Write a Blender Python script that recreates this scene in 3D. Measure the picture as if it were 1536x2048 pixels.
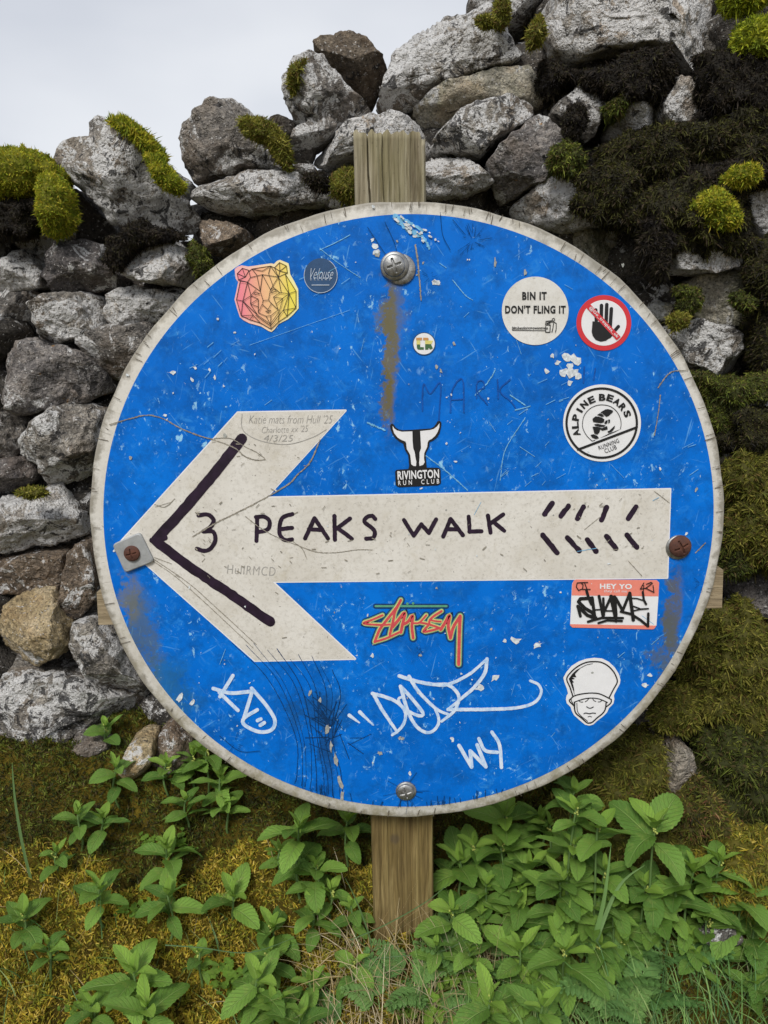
import bpy, bmesh, math, random
import numpy as np
from mathutils import Vector, Matrix, Euler
from mathutils.geometry import tessellate_polygon

for o in list(bpy.data.objects):
    bpy.data.objects.remove(o)
scene = bpy.context.scene
COL = scene.collection
R = math.radians

# ------------------------------------------------------------------ camera
CZ = 0.86                      # eye height above the foot of the slope
PITCH = R(13.0)
FPX = 1540.0                   # focal length in pixels of the 1536x2048 photograph
cam_d = bpy.data.cameras.new('camera')
cam = bpy.data.objects.new('camera', cam_d)
COL.objects.link(cam)
cam.location = (0, 0, CZ)
cam.rotation_euler = (R(90) - PITCH, 0, 0)
cam_d.sensor_fit = 'VERTICAL'
cam_d.sensor_height = 32.0
cam_d.lens = 32.0 * FPX / 2048.0
cam_d.clip_start = 0.02
cam_d.clip_end = 2000
scene.camera = cam

# ------------------------------------------------------------------ world and light
SUN_EL, SUN_AZ = R(47), R(199)          # azimuth clockwise from +Y: behind the camera, a little to the left
world = bpy.data.worlds.new('World')
scene.world = world
world.use_nodes = True
wn = world.node_tree
for n in list(wn.nodes):
    wn.nodes.remove(n)
w_out = wn.nodes.new('ShaderNodeOutputWorld')
w_bg = wn.nodes.new('ShaderNodeBackground')
w_sky = wn.nodes.new('ShaderNodeTexSky')
w_sky.sky_type = 'NISHITA'
w_sky.sun_disc = False
w_sky.sun_elevation = SUN_EL
w_sky.sun_rotation = SUN_AZ
w_tc = wn.nodes.new('ShaderNodeTexCoord')
w_map = wn.nodes.new('ShaderNodeMapping')
w_map.inputs['Scale'].default_value = (1.0, 1.0, 2.2)
w_no = wn.nodes.new('ShaderNodeTexNoise')
w_no.inputs['Scale'].default_value = 2.1
w_no.inputs['Detail'].default_value = 4
w_no.inputs['Roughness'].default_value = 0.45
w_ramp = wn.nodes.new('ShaderNodeValToRGB')
w_ramp.color_ramp.elements[0].position = 0.36
w_ramp.color_ramp.elements[0].color = (3.35, 3.5, 3.85, 1)
w_ramp.color_ramp.elements[1].position = 0.64
w_ramp.color_ramp.elements[1].color = (4.4, 4.5, 4.7, 1)
w_mix = wn.nodes.new('ShaderNodeMix')
w_mix.data_type = 'RGBA'
w_mix.inputs[0].default_value = 0.94
wn.links.new(w_tc.outputs['Generated'], w_map.inputs['Vector'])
wn.links.new(w_map.outputs[0], w_no.inputs['Vector'])
wn.links.new(w_no.outputs[0], w_ramp.inputs[0])
wn.links.new(w_sky.outputs[0], w_mix.inputs[6])
wn.links.new(w_ramp.outputs[0], w_mix.inputs[7])
wn.links.new(w_mix.outputs[2], w_bg.inputs['Color'])
w_bg.inputs['Strength'].default_value = 0.1
wn.links.new(w_bg.outputs[0], w_out.inputs['Surface'])

sun_d = bpy.data.lights.new('sun', 'SUN')
sun_d.energy = 1.5
sun_d.angle = R(18)
sun_d.color = (1.0, 0.97, 0.92)
sun = bpy.data.objects.new('sun', sun_d)
COL.objects.link(sun)
sd = Vector((math.sin(SUN_AZ) * math.cos(SUN_EL), math.cos(SUN_AZ) * math.cos(SUN_EL), math.sin(SUN_EL)))
sun.rotation_euler = sd.to_track_quat('Z', 'Y').to_euler()
sun.location = sd * 5

vs = scene.view_settings
vs.view_transform = 'Standard'
vs.look = 'None'
vs.gamma = 1.0
vs.use_curve_mapping = False
vs.exposure = 0.9
scene.render.engine = 'CYCLES'
scene.cycles.max_bounces = 6
scene.cycles.diffuse_bounces = 3
scene.cycles.glossy_bounces = 2
scene.cycles.transmission_bounces = 3

# ------------------------------------------------------------------ measuring helpers
CP, SP = math.cos(PITCH), math.sin(PITCH)
def ray(px, py):
    u = (px - 768.0) / FPX
    v = (1024.0 - py) / FPX
    return np.array([u, CP + SP * v, -SP + CP * v])
def P(px, py, Y):
    d = ray(px, py)
    t = Y / d[1]
    return np.array([d[0] * t, Y, CZ + d[2] * t])
def topx(p):
    """world point -> photograph pixel (used for measuring only)"""
    p = np.asarray(p, float)
    x, y, z = p[..., 0], p[..., 1], p[..., 2] - CZ
    dep = y * CP - z * SP
    up = y * SP + z * CP
    return np.stack([768 + FPX * x / dep, 1024 - FPX * up / dep], -1)
DS = 0.88                                       # distance of the sign's face
def S(px, py, lift=0.0):
    p = P(px, py, DS)
    return (p[0], DS - lift, p[2])
def wall_Y(px, py):
    """the face of the wall leans back and runs slightly towards us on the right"""
    Y = 1.1
    for _ in range(8):
        p = P(px, py, Y)
        Y = 1.075 - 0.05 * (p[0] / 0.6) + 0.2 * (p[2] - CZ + 0.6)
    return Y
def lerp(a, b, t):
    return a + (b - a) * t
_TX = np.array([-0.7, 0.0, 0.7])
_TY = np.array([-400., 0.0, .70, .80, .90, 1.0, 1.1, 1.3, 1.6, 3.0, 400.])
_TZ = np.array([[-1.2, -.93, -.895, -.865, -.80, -.705, -.63, -.58, -.56, -.50, -1.0],
                [-1.2, -.93, -.900, -.875, -.832, -.765, -.70, -.62, -.58, -.50, -1.0],
                [-1.2, -.93, -.895, -.870, -.822, -.750, -.69, -.62, -.58, -.50, -1.0]])
def terrain(x, y):
    x = np.asarray(x, float); y = np.asarray(y, float)
    zs = [np.interp(y, _TY, _TZ[i]) for i in range(3)]
    xc = np.clip(x, -0.7, 0.7)
    a = np.where(xc < 0, (xc + .7) / .7, xc / .7)
    z = np.where(xc < 0, lerp(zs[0], zs[1], a), lerp(zs[1], zs[2], a))
    near = np.exp(-((x / 2.) ** 2 + ((y - .9) / 2.) ** 2))
    b = 0.012 * np.sin(x * 17 + 1.3) * np.cos(y * 21 + .4) + 0.008 * np.sin(x * 41 + y * 33) + .006 * np.sin(x * 63 - y * 57 + 2)
    return CZ + z + b * near

# numpy gradient noise
_rs = np.random.RandomState(7)
_perm = _rs.permutation(256)
_perm = np.concatenate([_perm, _perm, _perm])
_gr = _rs.normal(size=(256, 3)); _gr /= np.linalg.norm(_gr, axis=1)[:, None]
def pnoise(p):
    p = np.asarray(p, float)
    i = np.floor(p).astype(int); f = p - i
    w = f * f * f * (f * (f * 6 - 15) + 10)
    i &= 255
    out = 0
    for dx in (0, 1):
        for dy in (0, 1):
            for dz in (0, 1):
                h = _perm[_perm[_perm[(i[:, 0] + dx) & 255] + ((i[:, 1] + dy) & 255)] + ((i[:, 2] + dz) & 255)]
                g = _gr[h & 255]
                d = (g * (f - np.array([dx, dy, dz]))).sum(1)
                ww = (w[:, 0] if dx else 1 - w[:, 0]) * (w[:, 1] if dy else 1 - w[:, 1]) * (w[:, 2] if dz else 1 - w[:, 2])
                out = out + d * ww
    return out * 1.6
def fbm(p, oct=4, lac=2.1, gain=.5):
    s = 0; a = 1
    for k in range(oct):
        s = s + a * pnoise(p * lac ** k + 13.7 * k); a *= gain
    return s

# ------------------------------------------------------------------ object helpers
WL = {}                                          # world location of every object
def finish(o, parent, loc):
    COL.objects.link(o)
    loc = np.asarray(loc, float)
    WL[o.name] = loc
    if parent is not None:
        o.parent = parent
        o.location = loc - WL[parent.name]
    else:
        o.location = loc
    return o
def tag(o, label=None, cat=None, group=None, kind=None):
    if label: o['label'] = label
    if cat: o['category'] = cat
    if group: o['group'] = group
    if kind: o['kind'] = kind
    return o
def empty(name, loc, label=None, cat=None, group=None, parent=None):
    o = bpy.data.objects.new(name, None)
    o.empty_display_size = .03
    finish(o, parent, loc)
    return tag(o, label, cat, group)
def mesh_np(name, V, F, smooth=True):
    """V (n,3); F list/array of polygons"""
    me = bpy.data.meshes.new(name)
    if isinstance(F, np.ndarray) and F.ndim == 2:
        n, k = F.shape
        me.vertices.add(len(V)); me.vertices.foreach_set('co', np.ascontiguousarray(V, dtype=np.float32).ravel())
        me.loops.add(n * k); me.loops.foreach_set('vertex_index', F.astype(np.int32).ravel())
        me.polygons.add(n); me.polygons.foreach_set('loop_start', np.arange(0, n * k, k, dtype=np.int32))
        me.update(calc_edges=True)
    else:
        me.from_pydata([tuple(v) for v in V], [], [tuple(f) for f in F])
        me.update()
    if smooth:
        me.polygons.foreach_set('use_smooth', np.ones(len(me.polygons), bool))
    return me
def mkobj(name, V, F, mat, parent=None, origin=None, smooth=True, cols=None):
    V = np.asarray(V, float)
    if origin is None:
        origin = (V.min(0) + V.max(0)) / 2
    origin = np.asarray(origin, float)
    me = mesh_np(name, V - origin, F, smooth)
    if cols is not None:
        ca = me.color_attributes.new('Col', 'FLOAT_COLOR', 'POINT')
        c4 = np.ones((len(V), 4), np.float32); c4[:, :3] = cols
        ca.data.foreach_set('color', c4.ravel())
    if mat is not None:
        me.materials.append(mat)
    o = bpy.data.objects.new(name, me)
    return finish(o, parent, origin)

# ------------------------------------------------------------------ node helpers
class G:
    def __init__(s, name):
        s.m = bpy.data.materials.new(name); s.m.use_nodes = True
        s.t = s.m.node_tree
        for n in list(s.t.nodes): s.t.nodes.remove(n)
        s.out = s.t.nodes.new('ShaderNodeOutputMaterial')
        s.tc = s.t.nodes.new('ShaderNodeTexCoord')
    def put(s, sock, v):
        if isinstance(v, bpy.types.NodeSocket): s.t.links.new(v, sock)
        elif v is not None:
            if hasattr(sock.default_value, '__len__') and not hasattr(v, '__len__'): v = (v,) * len(sock.default_value)
            if hasattr(sock.default_value, '__len__') and len(sock.default_value) == 4 and len(v) == 3: v = (*v, 1)
            sock.default_value = v
    def n(s, typ, attrs=None, **ins):
        nd = s.t.nodes.new('ShaderNode' + typ)
        for k, v in (attrs or {}).items(): setattr(nd, k, v)
        for k, v in ins.items(): s.put(nd.inputs[k.replace('_', ' ')], v)
        return nd
    def noise(s, vec, scale, detail=4, rough=.55, dist=0.0):
        return s.n('TexNoise', None, Vector=vec, Scale=scale, Detail=detail, Roughness=rough, Distortion=dist).outputs[0]
    def voro(s, vec, scale, feat='F1', out='Distance', rnd=1.0):
        return s.n('TexVoronoi', {'feature': feat}, Vector=vec, Scale=scale, Randomness=rnd).outputs[out]
    def rng(s, v, a, b, c=0., d=1.):
        nd = s.t.nodes.new('ShaderNodeMapRange')
        for i, x in enumerate((v, a, b, c, d)): s.put(nd.inputs[i], x)
        return nd.outputs[0]
    def math(s, op, a, b=None, c=None):
        nd = s.t.nodes.new('ShaderNodeMath'); nd.operation = op
        s.put(nd.inputs[0], a)
        if b is not None: s.put(nd.inputs[1], b)
        if c is not None: s.put(nd.inputs[2], c)
        return nd.outputs[0]
    def mul(s, a, b): return s.math('MULTIPLY', a, b)
    def mix(s, f, a, b, blend='MIX'):
        nd = s.t.nodes.new('ShaderNodeMix'); nd.data_type = 'RGBA'; nd.blend_type = blend
        s.put(nd.inputs[0], f); s.put(nd.inputs[6], a); s.put(nd.inputs[7], b)
        return nd.outputs[2]
    def ramp(s, f, els):
        nd = s.t.nodes.new('ShaderNodeValToRGB'); cr = nd.color_ramp
        while len(cr.elements) < len(els): cr.elements.new(.5)
        for e, (p, c) in zip(cr.elements, els): e.position = p; e.color = (*c, 1)
        s.put(nd.inputs[0], f)
        return nd.outputs[0]
    def mapping(s, vec, scale=(1, 1, 1), rot=(0, 0, 0), loc=(0, 0, 0)):
        return s.n('Mapping', None, Vector=vec, Scale=scale, Rotation=rot, Location=loc).outputs[0]
    def bump(s, h, strength=.5, dist=.01, normal=None):
        nd = s.n('Bump', None, Strength=strength, Distance=dist, Height=h)
        if normal is not None: s.put(nd.inputs['Normal'], normal)
        return nd.outputs[0]
    def bsdf(s, col, rough=.8, normal=None, spec=.5, metal=0., **kw):
        nd = s.n('BsdfPrincipled', None, Base_Color=col, Roughness=rough, Metallic=metal)
        nd.inputs['Specular IOR Level'].default_value = spec
        if normal is not None: s.put(nd.inputs['Normal'], normal)
        return nd.outputs[0]
    def end(s, sh):
        s.t.links.new(sh, s.out.inputs['Surface']); return s.m
    def rvec(s, k=37.0):
        oi = s.n('ObjectInfo')
        r = s.mul(oi.outputs['Random'], k)
        cb = s.n('CombineXYZ', None, X=r, Y=s.mul(r, 1.7), Z=s.mul(r, -2.3)).outputs[0]
        nd = s.t.nodes.new('ShaderNodeVectorMath'); nd.operation = 'ADD'
        s.put(nd.inputs[0], s.tc.outputs['Object']); s.put(nd.inputs[1], cb)
        return nd.outputs[0]

def stone_mat(name, lo, mid, hi, white=.35, dark=.3, wcol=(.74, .715, .68), orange=0.0, green=0.0, rough_amt=1.0, band=0.):
    mid = tuple(c * k for c, k in zip(mid, (1.16, 1.13, 1.09))); hi = tuple(c * k for c, k in zip(hi, (1.16, 1.13, 1.09)))
    g = G(name); v = g.rvec()
    n1 = g.noise(v, 16, 6, .68, .4)
    base = g.ramp(n1, [(.30, lo), (.50, mid), (.68, hi)])
    n2 = g.noise(v, 150, 4, .75)
    base = g.mix(1.0, base, g.ramp(n2, [(.30, (.40, .40, .41)), (.5, (1, 1, 1)), (.68, (1.75, 1.70, 1.62))]), 'MULTIPLY')
    big = g.noise(v, 7, 3, .5)
    tm = g.rng(g.noise(g.mapping(v, loc=(9, 2, 5)), 10, 5, .65), .50, .66)
    base = g.mix(g.mul(tm, .55), base, tuple(c * k for c, k in zip(mid, (1.15, .93, .72))))
    # crusts of pale lichen, ragged edged, broken up by little holes
    wn_ = g.noise(v, 24, 7, .74, .9)
    wsum = g.math('ADD', g.mul(wn_, .75), g.mul(big, .40))
    th = .66 - .10 * white
    wm = g.rng(wsum, th, th + .018)
    holes = g.rng(g.noise(v, 120, 3, .7), .36, .43)
    wm = g.mul(wm, holes)
    wc = g.mix(g.noise(v, 75, 3, .65), tuple(c * .74 for c in wcol), tuple(min(.82, c * 1.22) for c in wcol))
    col = g.mix(g.mul(wm, .93), base, wc)
    # dark lichen blotches
    dn = g.math('ADD', g.mul(g.noise(g.mapping(v, loc=(5, 9, 2)), 42, 5, .72, .7), .8), g.mul(g.noise(g.mapping(v, loc=(3, 9, 8)), 9, 3, .5), .3))
    th = .72 - .20 * dark
    dm = g.rng(dn, th, th + .022)
    col = g.mix(g.mul(dm, .86), col, (.030, .029, .030))
    sp = g.rng(g.noise(g.mapping(v, loc=(1, 3, 7)), 290, 2, .6), .60, .66)
    col = g.mix(g.mul(sp, .75), col, (.045, .042, .04))
    sp2 = g.rng(g.noise(g.mapping(v, loc=(4, 2, 6)), 190, 3, .65), .63, .67)
    col = g.mix(g.mul(sp2, .8), col, (.66, .64, .61))
    if orange:
        om = g.rng(g.noise(g.mapping(v, loc=(8, 1, 3)), 24, 7, .65), .74 - orange * .09, .765 - orange * .09)
        col = g.mix(g.mul(om, .8), col, (.40, .20, .035))
    if green:
        gm = g.rng(g.noise(g.mapping(v, loc=(2, 8, 3)), 14, 9, .7), .58 - green * .2, .68 - green * .2)
        col = g.mix(g.mul(gm, .5), col, (.09, .10, .035))
    pits = g.rng(g.voro(g.mapping(v, loc=(6, 1, 2)), 70), .0, .35)
    h = g.math('ADD', g.mul(n1, 1.0), g.math('ADD', g.mul(n2, .5), g.mul(g.noise(v, 55, 4, .72), 1.0)))
    h = g.math('ADD', h, g.mul(pits, .16))
    if band:
        bd = g.noise(g.mapping(v, scale=(1, 1, 6), rot=(0, .3, 0)), 25, 5, .6, .4)
        h = g.math('ADD', h, g.mul(bd, band))
    return g.end(g.bsdf(col, .92, g.bump(h, 1.0 * rough_amt, .017), spec=.2))

M = {}
M['st_grey'] = stone_mat('limestone_grey', (.085, .08, .075), (.175, .165, .155), (.29, .27, .25), .70, .48)
M['st_mix'] = stone_mat('limestone_mottled', (.085, .08, .075), (.20, .188, .172), (.35, .33, .30), 1.05, .52)
M['st_white'] = stone_mat('limestone_white_lichen', (.14, .132, .122), (.31, .293, .27), (.48, .455, .42), 1.45, .44, (.78, .75, .715))
M['st_brown'] = stone_mat('limestone_brown', (.06, .050, .040), (.125, .104, .082), (.20, .172, .138), -.2, .25)
M['st_dark'] = stone_mat('limestone_dark', (.030, .028, .027), (.075, .07, .064), (.13, .122, .11), .0, .35)
M['st_slate'] = stone_mat('limestone_bluegrey', (.07, .066, .068), (.125, .117, .118), (.20, .188, .182), .15, .32, orange=.2)
M['st_tan'] = stone_mat('limestone_tan', (.20, .155, .085), (.35, .285, .175), (.48, .41, .29), -.1, .06, orange=.3)
M['st_rust'] = stone_mat('limestone_rust', (.085, .066, .05), (.185, .148, .115), (.29, .24, .19), .45, .40)
M['st_pale'] = stone_mat('limestone_clean', (.20, .19, .155), (.32, .305, .255), (.42, .40, .345), .30, .15, green=.5)
M['st_orange'] = stone_mat('limestone_orange', (.09, .086, .088), (.18, .17, .167), (.29, .272, .26), .50, .45, orange=.9)
M['st_rib'] = stone_mat('limestone_ribbed', (.18, .155, .13), (.32, .285, .24), (.42, .39, .34), .20, .10, band=2.2, green=.4)

def frond_mat(name, rough=.75, trans=.25):
    g = G(name)
    c = g.n('Attribute', {'attribute_name': 'Col'}).outputs['Color']
    a = g.bsdf(c, rough, spec=.25)
    b = g.n('BsdfTranslucent', None, Color=c).outputs[0]
    mx = g.t.nodes.new('ShaderNodeMixShader'); mx.inputs[0].default_value = trans
    g.t.links.new(a, mx.inputs[1]); g.t.links.new(b, mx.inputs[2])
    return g.end(mx.outputs[0])
M['frond'] = frond_mat('moss_fronds')
M['grass'] = frond_mat('grass_blades', .5, .3)
def plain(name, col, rough=.5, spec=.5, var=.12, scale=180, bump=0., metal=0.):
    g = G(name); v = g.tc.outputs['Object']
    n = g.noise(v, scale, 5, .6)
    c = g.mix(1., col, g.ramp(n, [(.3, (1 - var,) * 3), (.7, (1 + var,) * 3)]), 'MULTIPLY')
    nm = g.bump(n, bump, .002) if bump else None
    return g.end(g.bsdf(c, rough, nm, spec, metal))

def ground_mat():
    g = G('soil_and_moss'); v = g.tc.outputs['Object']
    n = g.noise(v, 9, 8, .65)
    c = g.ramp(n, [(.3, (.07, .05, .014)), (.5, (.16, .12, .018)), (.7, (.25, .18, .022))])
    c = g.mix(1., c, g.ramp(g.noise(v, 160, 5, .7), [(.3, (.4,) * 3), (.7, (1.5,) * 3)]), 'MULTIPLY')
    return g.end(g.bsdf(c, .95, g.bump(g.noise(v, 120, 8, .75), 1., .02), .1))
M['ground'] = ground_mat()

# ------------------------------------------------------------------ ground: one sheet to the horizon
def axis(lo, hi, fine_lo, fine_hi, step):
    a = list(np.arange(fine_lo, fine_hi + 1e-6, step))
    s, x = step, fine_hi
    while x < hi: s *= 1.35; x += s; a.append(x)
    s, x = step, fine_lo
    while x > lo: s *= 1.35; x -= s; a.insert(0, x)
    return np.array(a)
gx = axis(-400, 400, -.9, .9, .012); gy = axis(-380, 420, .55, 1.35, .012)
XX, YY = np.meshgrid(gx, gy)
ZZ = terrain(XX, YY)
near = np.exp(-((XX / 1.5) ** 2 + ((YY - .9) / 1.5) ** 2))
pp = np.stack([XX.ravel() * 28, YY.ravel() * 28, np.zeros(XX.size)], 1)
ZZ = ZZ + (0.015 * fbm(pp, 3)).reshape(XX.shape) * near
nx, ny = len(gx), len(gy)
idx = np.arange(nx * ny).reshape(ny, nx)
F = np.stack([idx[:-1, :-1].ravel(), idx[:-1, 1:].ravel(), idx[1:, 1:].ravel(), idx[1:, :-1].ravel()], 1)
gnd = mkobj('ground', np.stack([XX.ravel(), YY.ravel(), ZZ.ravel()], 1), F, M['ground'], origin=(0, 0, 0))
tag(gnd, 'mossy soil bank rising to the foot of the dry stone wall', 'ground', kind='structure')

# ------------------------------------------------------------------ stones
_ico = {}
def ico(sub):
    if sub not in _ico:
        bm = bmesh.new(); bmesh.ops.create_icosphere(bm, subdivisions=sub, radius=1.0)
        V = np.array([v.co[:] for v in bm.verts]); F = np.array([[v.index for v in f.verts] for f in bm.faces]); bm.free()
        _ico[sub] = (V, F)
    return _ico[sub]
def radial(poly, th):
    """distance from the origin to the polygon boundary along each angle"""
    p = np.asarray(poly); q = np.roll(p, -1, 0); e = q - p
    r = np.zeros(len(th))
    c, s = np.cos(th), np.sin(th)
    for a, b in zip(p, e):
        den = c * b[1] - s * b[0]
        den = np.where(np.abs(den) < 1e-12, 1e-12, den)
        t = (a[0] * b[1] - a[1] * b[0]) / den
        u = (a[0] * s - a[1] * c) / den
        ok = (u >= -1e-6) & (u <= 1 + 1e-6) & (t > 0)
        r = np.where(ok & (t > r), t, r)
    return r
def lump(poly_px, Yf, depth, seed, sub=4, pw=.55, facets=9, rough=.07, fine=.016, smooth_out=0.0, cut=(.64, .92), tilt=0.):
    """closed rock: outline measured in the photograph, real depth behind it, chipped by planes and roughened"""
    rs = np.random.RandomState(seed)
    Yc = Yf + depth * .45
    pts = np.array([P(x, y, Yc)[[0, 2]] for x, y in poly_px])
    a = pts; b = np.roll(pts, -1, 0); cr = a[:, 0] * b[:, 1] - b[:, 0] * a[:, 1]
    A = cr.sum() / 2
    c = ((a + b) * cr[:, None]).sum(0) / (6 * A)
    loc = pts - c
    size = math.sqrt(abs(A))
    V, F = ico(sub)
    th = np.arctan2(V[:, 2], V[:, 0])
    tb = np.linspace(-math.pi, math.pi, 721)
    rb = radial(loc, tb)
    bad = rb <= 0
    if bad.any(): rb[bad] = np.median(rb[~bad])
    k = 3 + int(smooth_out * 10)
    ker = np.hanning(k + 2)[1:-1]; ker /= ker.sum()
    rb = np.convolve(np.concatenate([rb[:-1], rb[:-1], rb[:-1]]), ker, 'same')[720:1440]
    rb = np.append(rb, rb[0])
    r = np.interp(th, tb, rb)
    cph = np.sqrt(np.clip(1 - V[:, 1] ** 2, 0, 1)); sph = V[:, 1]
    ro = cph ** pw; ye = np.sign(sph) * np.abs(sph) ** pw
    Q = np.stack([np.cos(th) * r * ro, ye * depth / 2, np.sin(th) * r * ro], 1)
    for i in range(facets):
        n = rs.normal(size=3); n[1] = -abs(n[1]) - (.9 if i % 2 else .55)
        if i == 0: n = np.array([rs.uniform(-.25, .25), -1, rs.uniform(.1, .6)])
        if i == 1: n = np.array([rs.uniform(-.3, .3), -1, -rs.uniform(.3, .9)])
        n /= np.linalg.norm(n)
        pr = Q @ n
        d = pr.max() * rs.uniform(*cut)
        Q = Q - np.outer(np.maximum(pr - d, 0), n)
    nrm = Q / (np.linalg.norm(Q, axis=1)[:, None] + 1e-9)
    off = rs.uniform(0, 60, 3)
    q = Q / size
    dsp = rough * size * (fbm(q * 2.4 + off, 3) * .8)
    dsp += rough * size * .9 * (-np.abs(pnoise(q * 3.2 + off + 9)) + .2) * (pw < .8) + rough * size * .5 * (-np.abs(pnoise(q * 7 + off + 29)) + .2)
    dsp += fine * size * fbm(q * 11 + off + 3, 3) * 1.4
    Q = Q + nrm * dsp[:, None]
    if tilt: pass
    org = np.array([c[0], Yc, c[1]])
    return Q + org, F, org

wall = empty('dry_stone_wall', (0, 1.15, CZ - .66), 'tumbledown dry stone wall of lichened grey limestone behind the round sign', 'wall')

def zz(ox, oy, s, pts):
    return [(ox + x / s, oy + y / s) for x, y in pts]
def z1(*p): return zz(0, 0, 2.0, p)
def z2(*p): return zz(768, 0, 2.0, p)
def z3(*p): return zz(0, 680, 2.498, p)
def z4(*p): return zz(1100, 640, 1.828, p)
def z5(*p): return zz(0, 1400, 2.0, p)
def z6(*p): return zz(768, 1400, 2.0, p)
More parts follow.
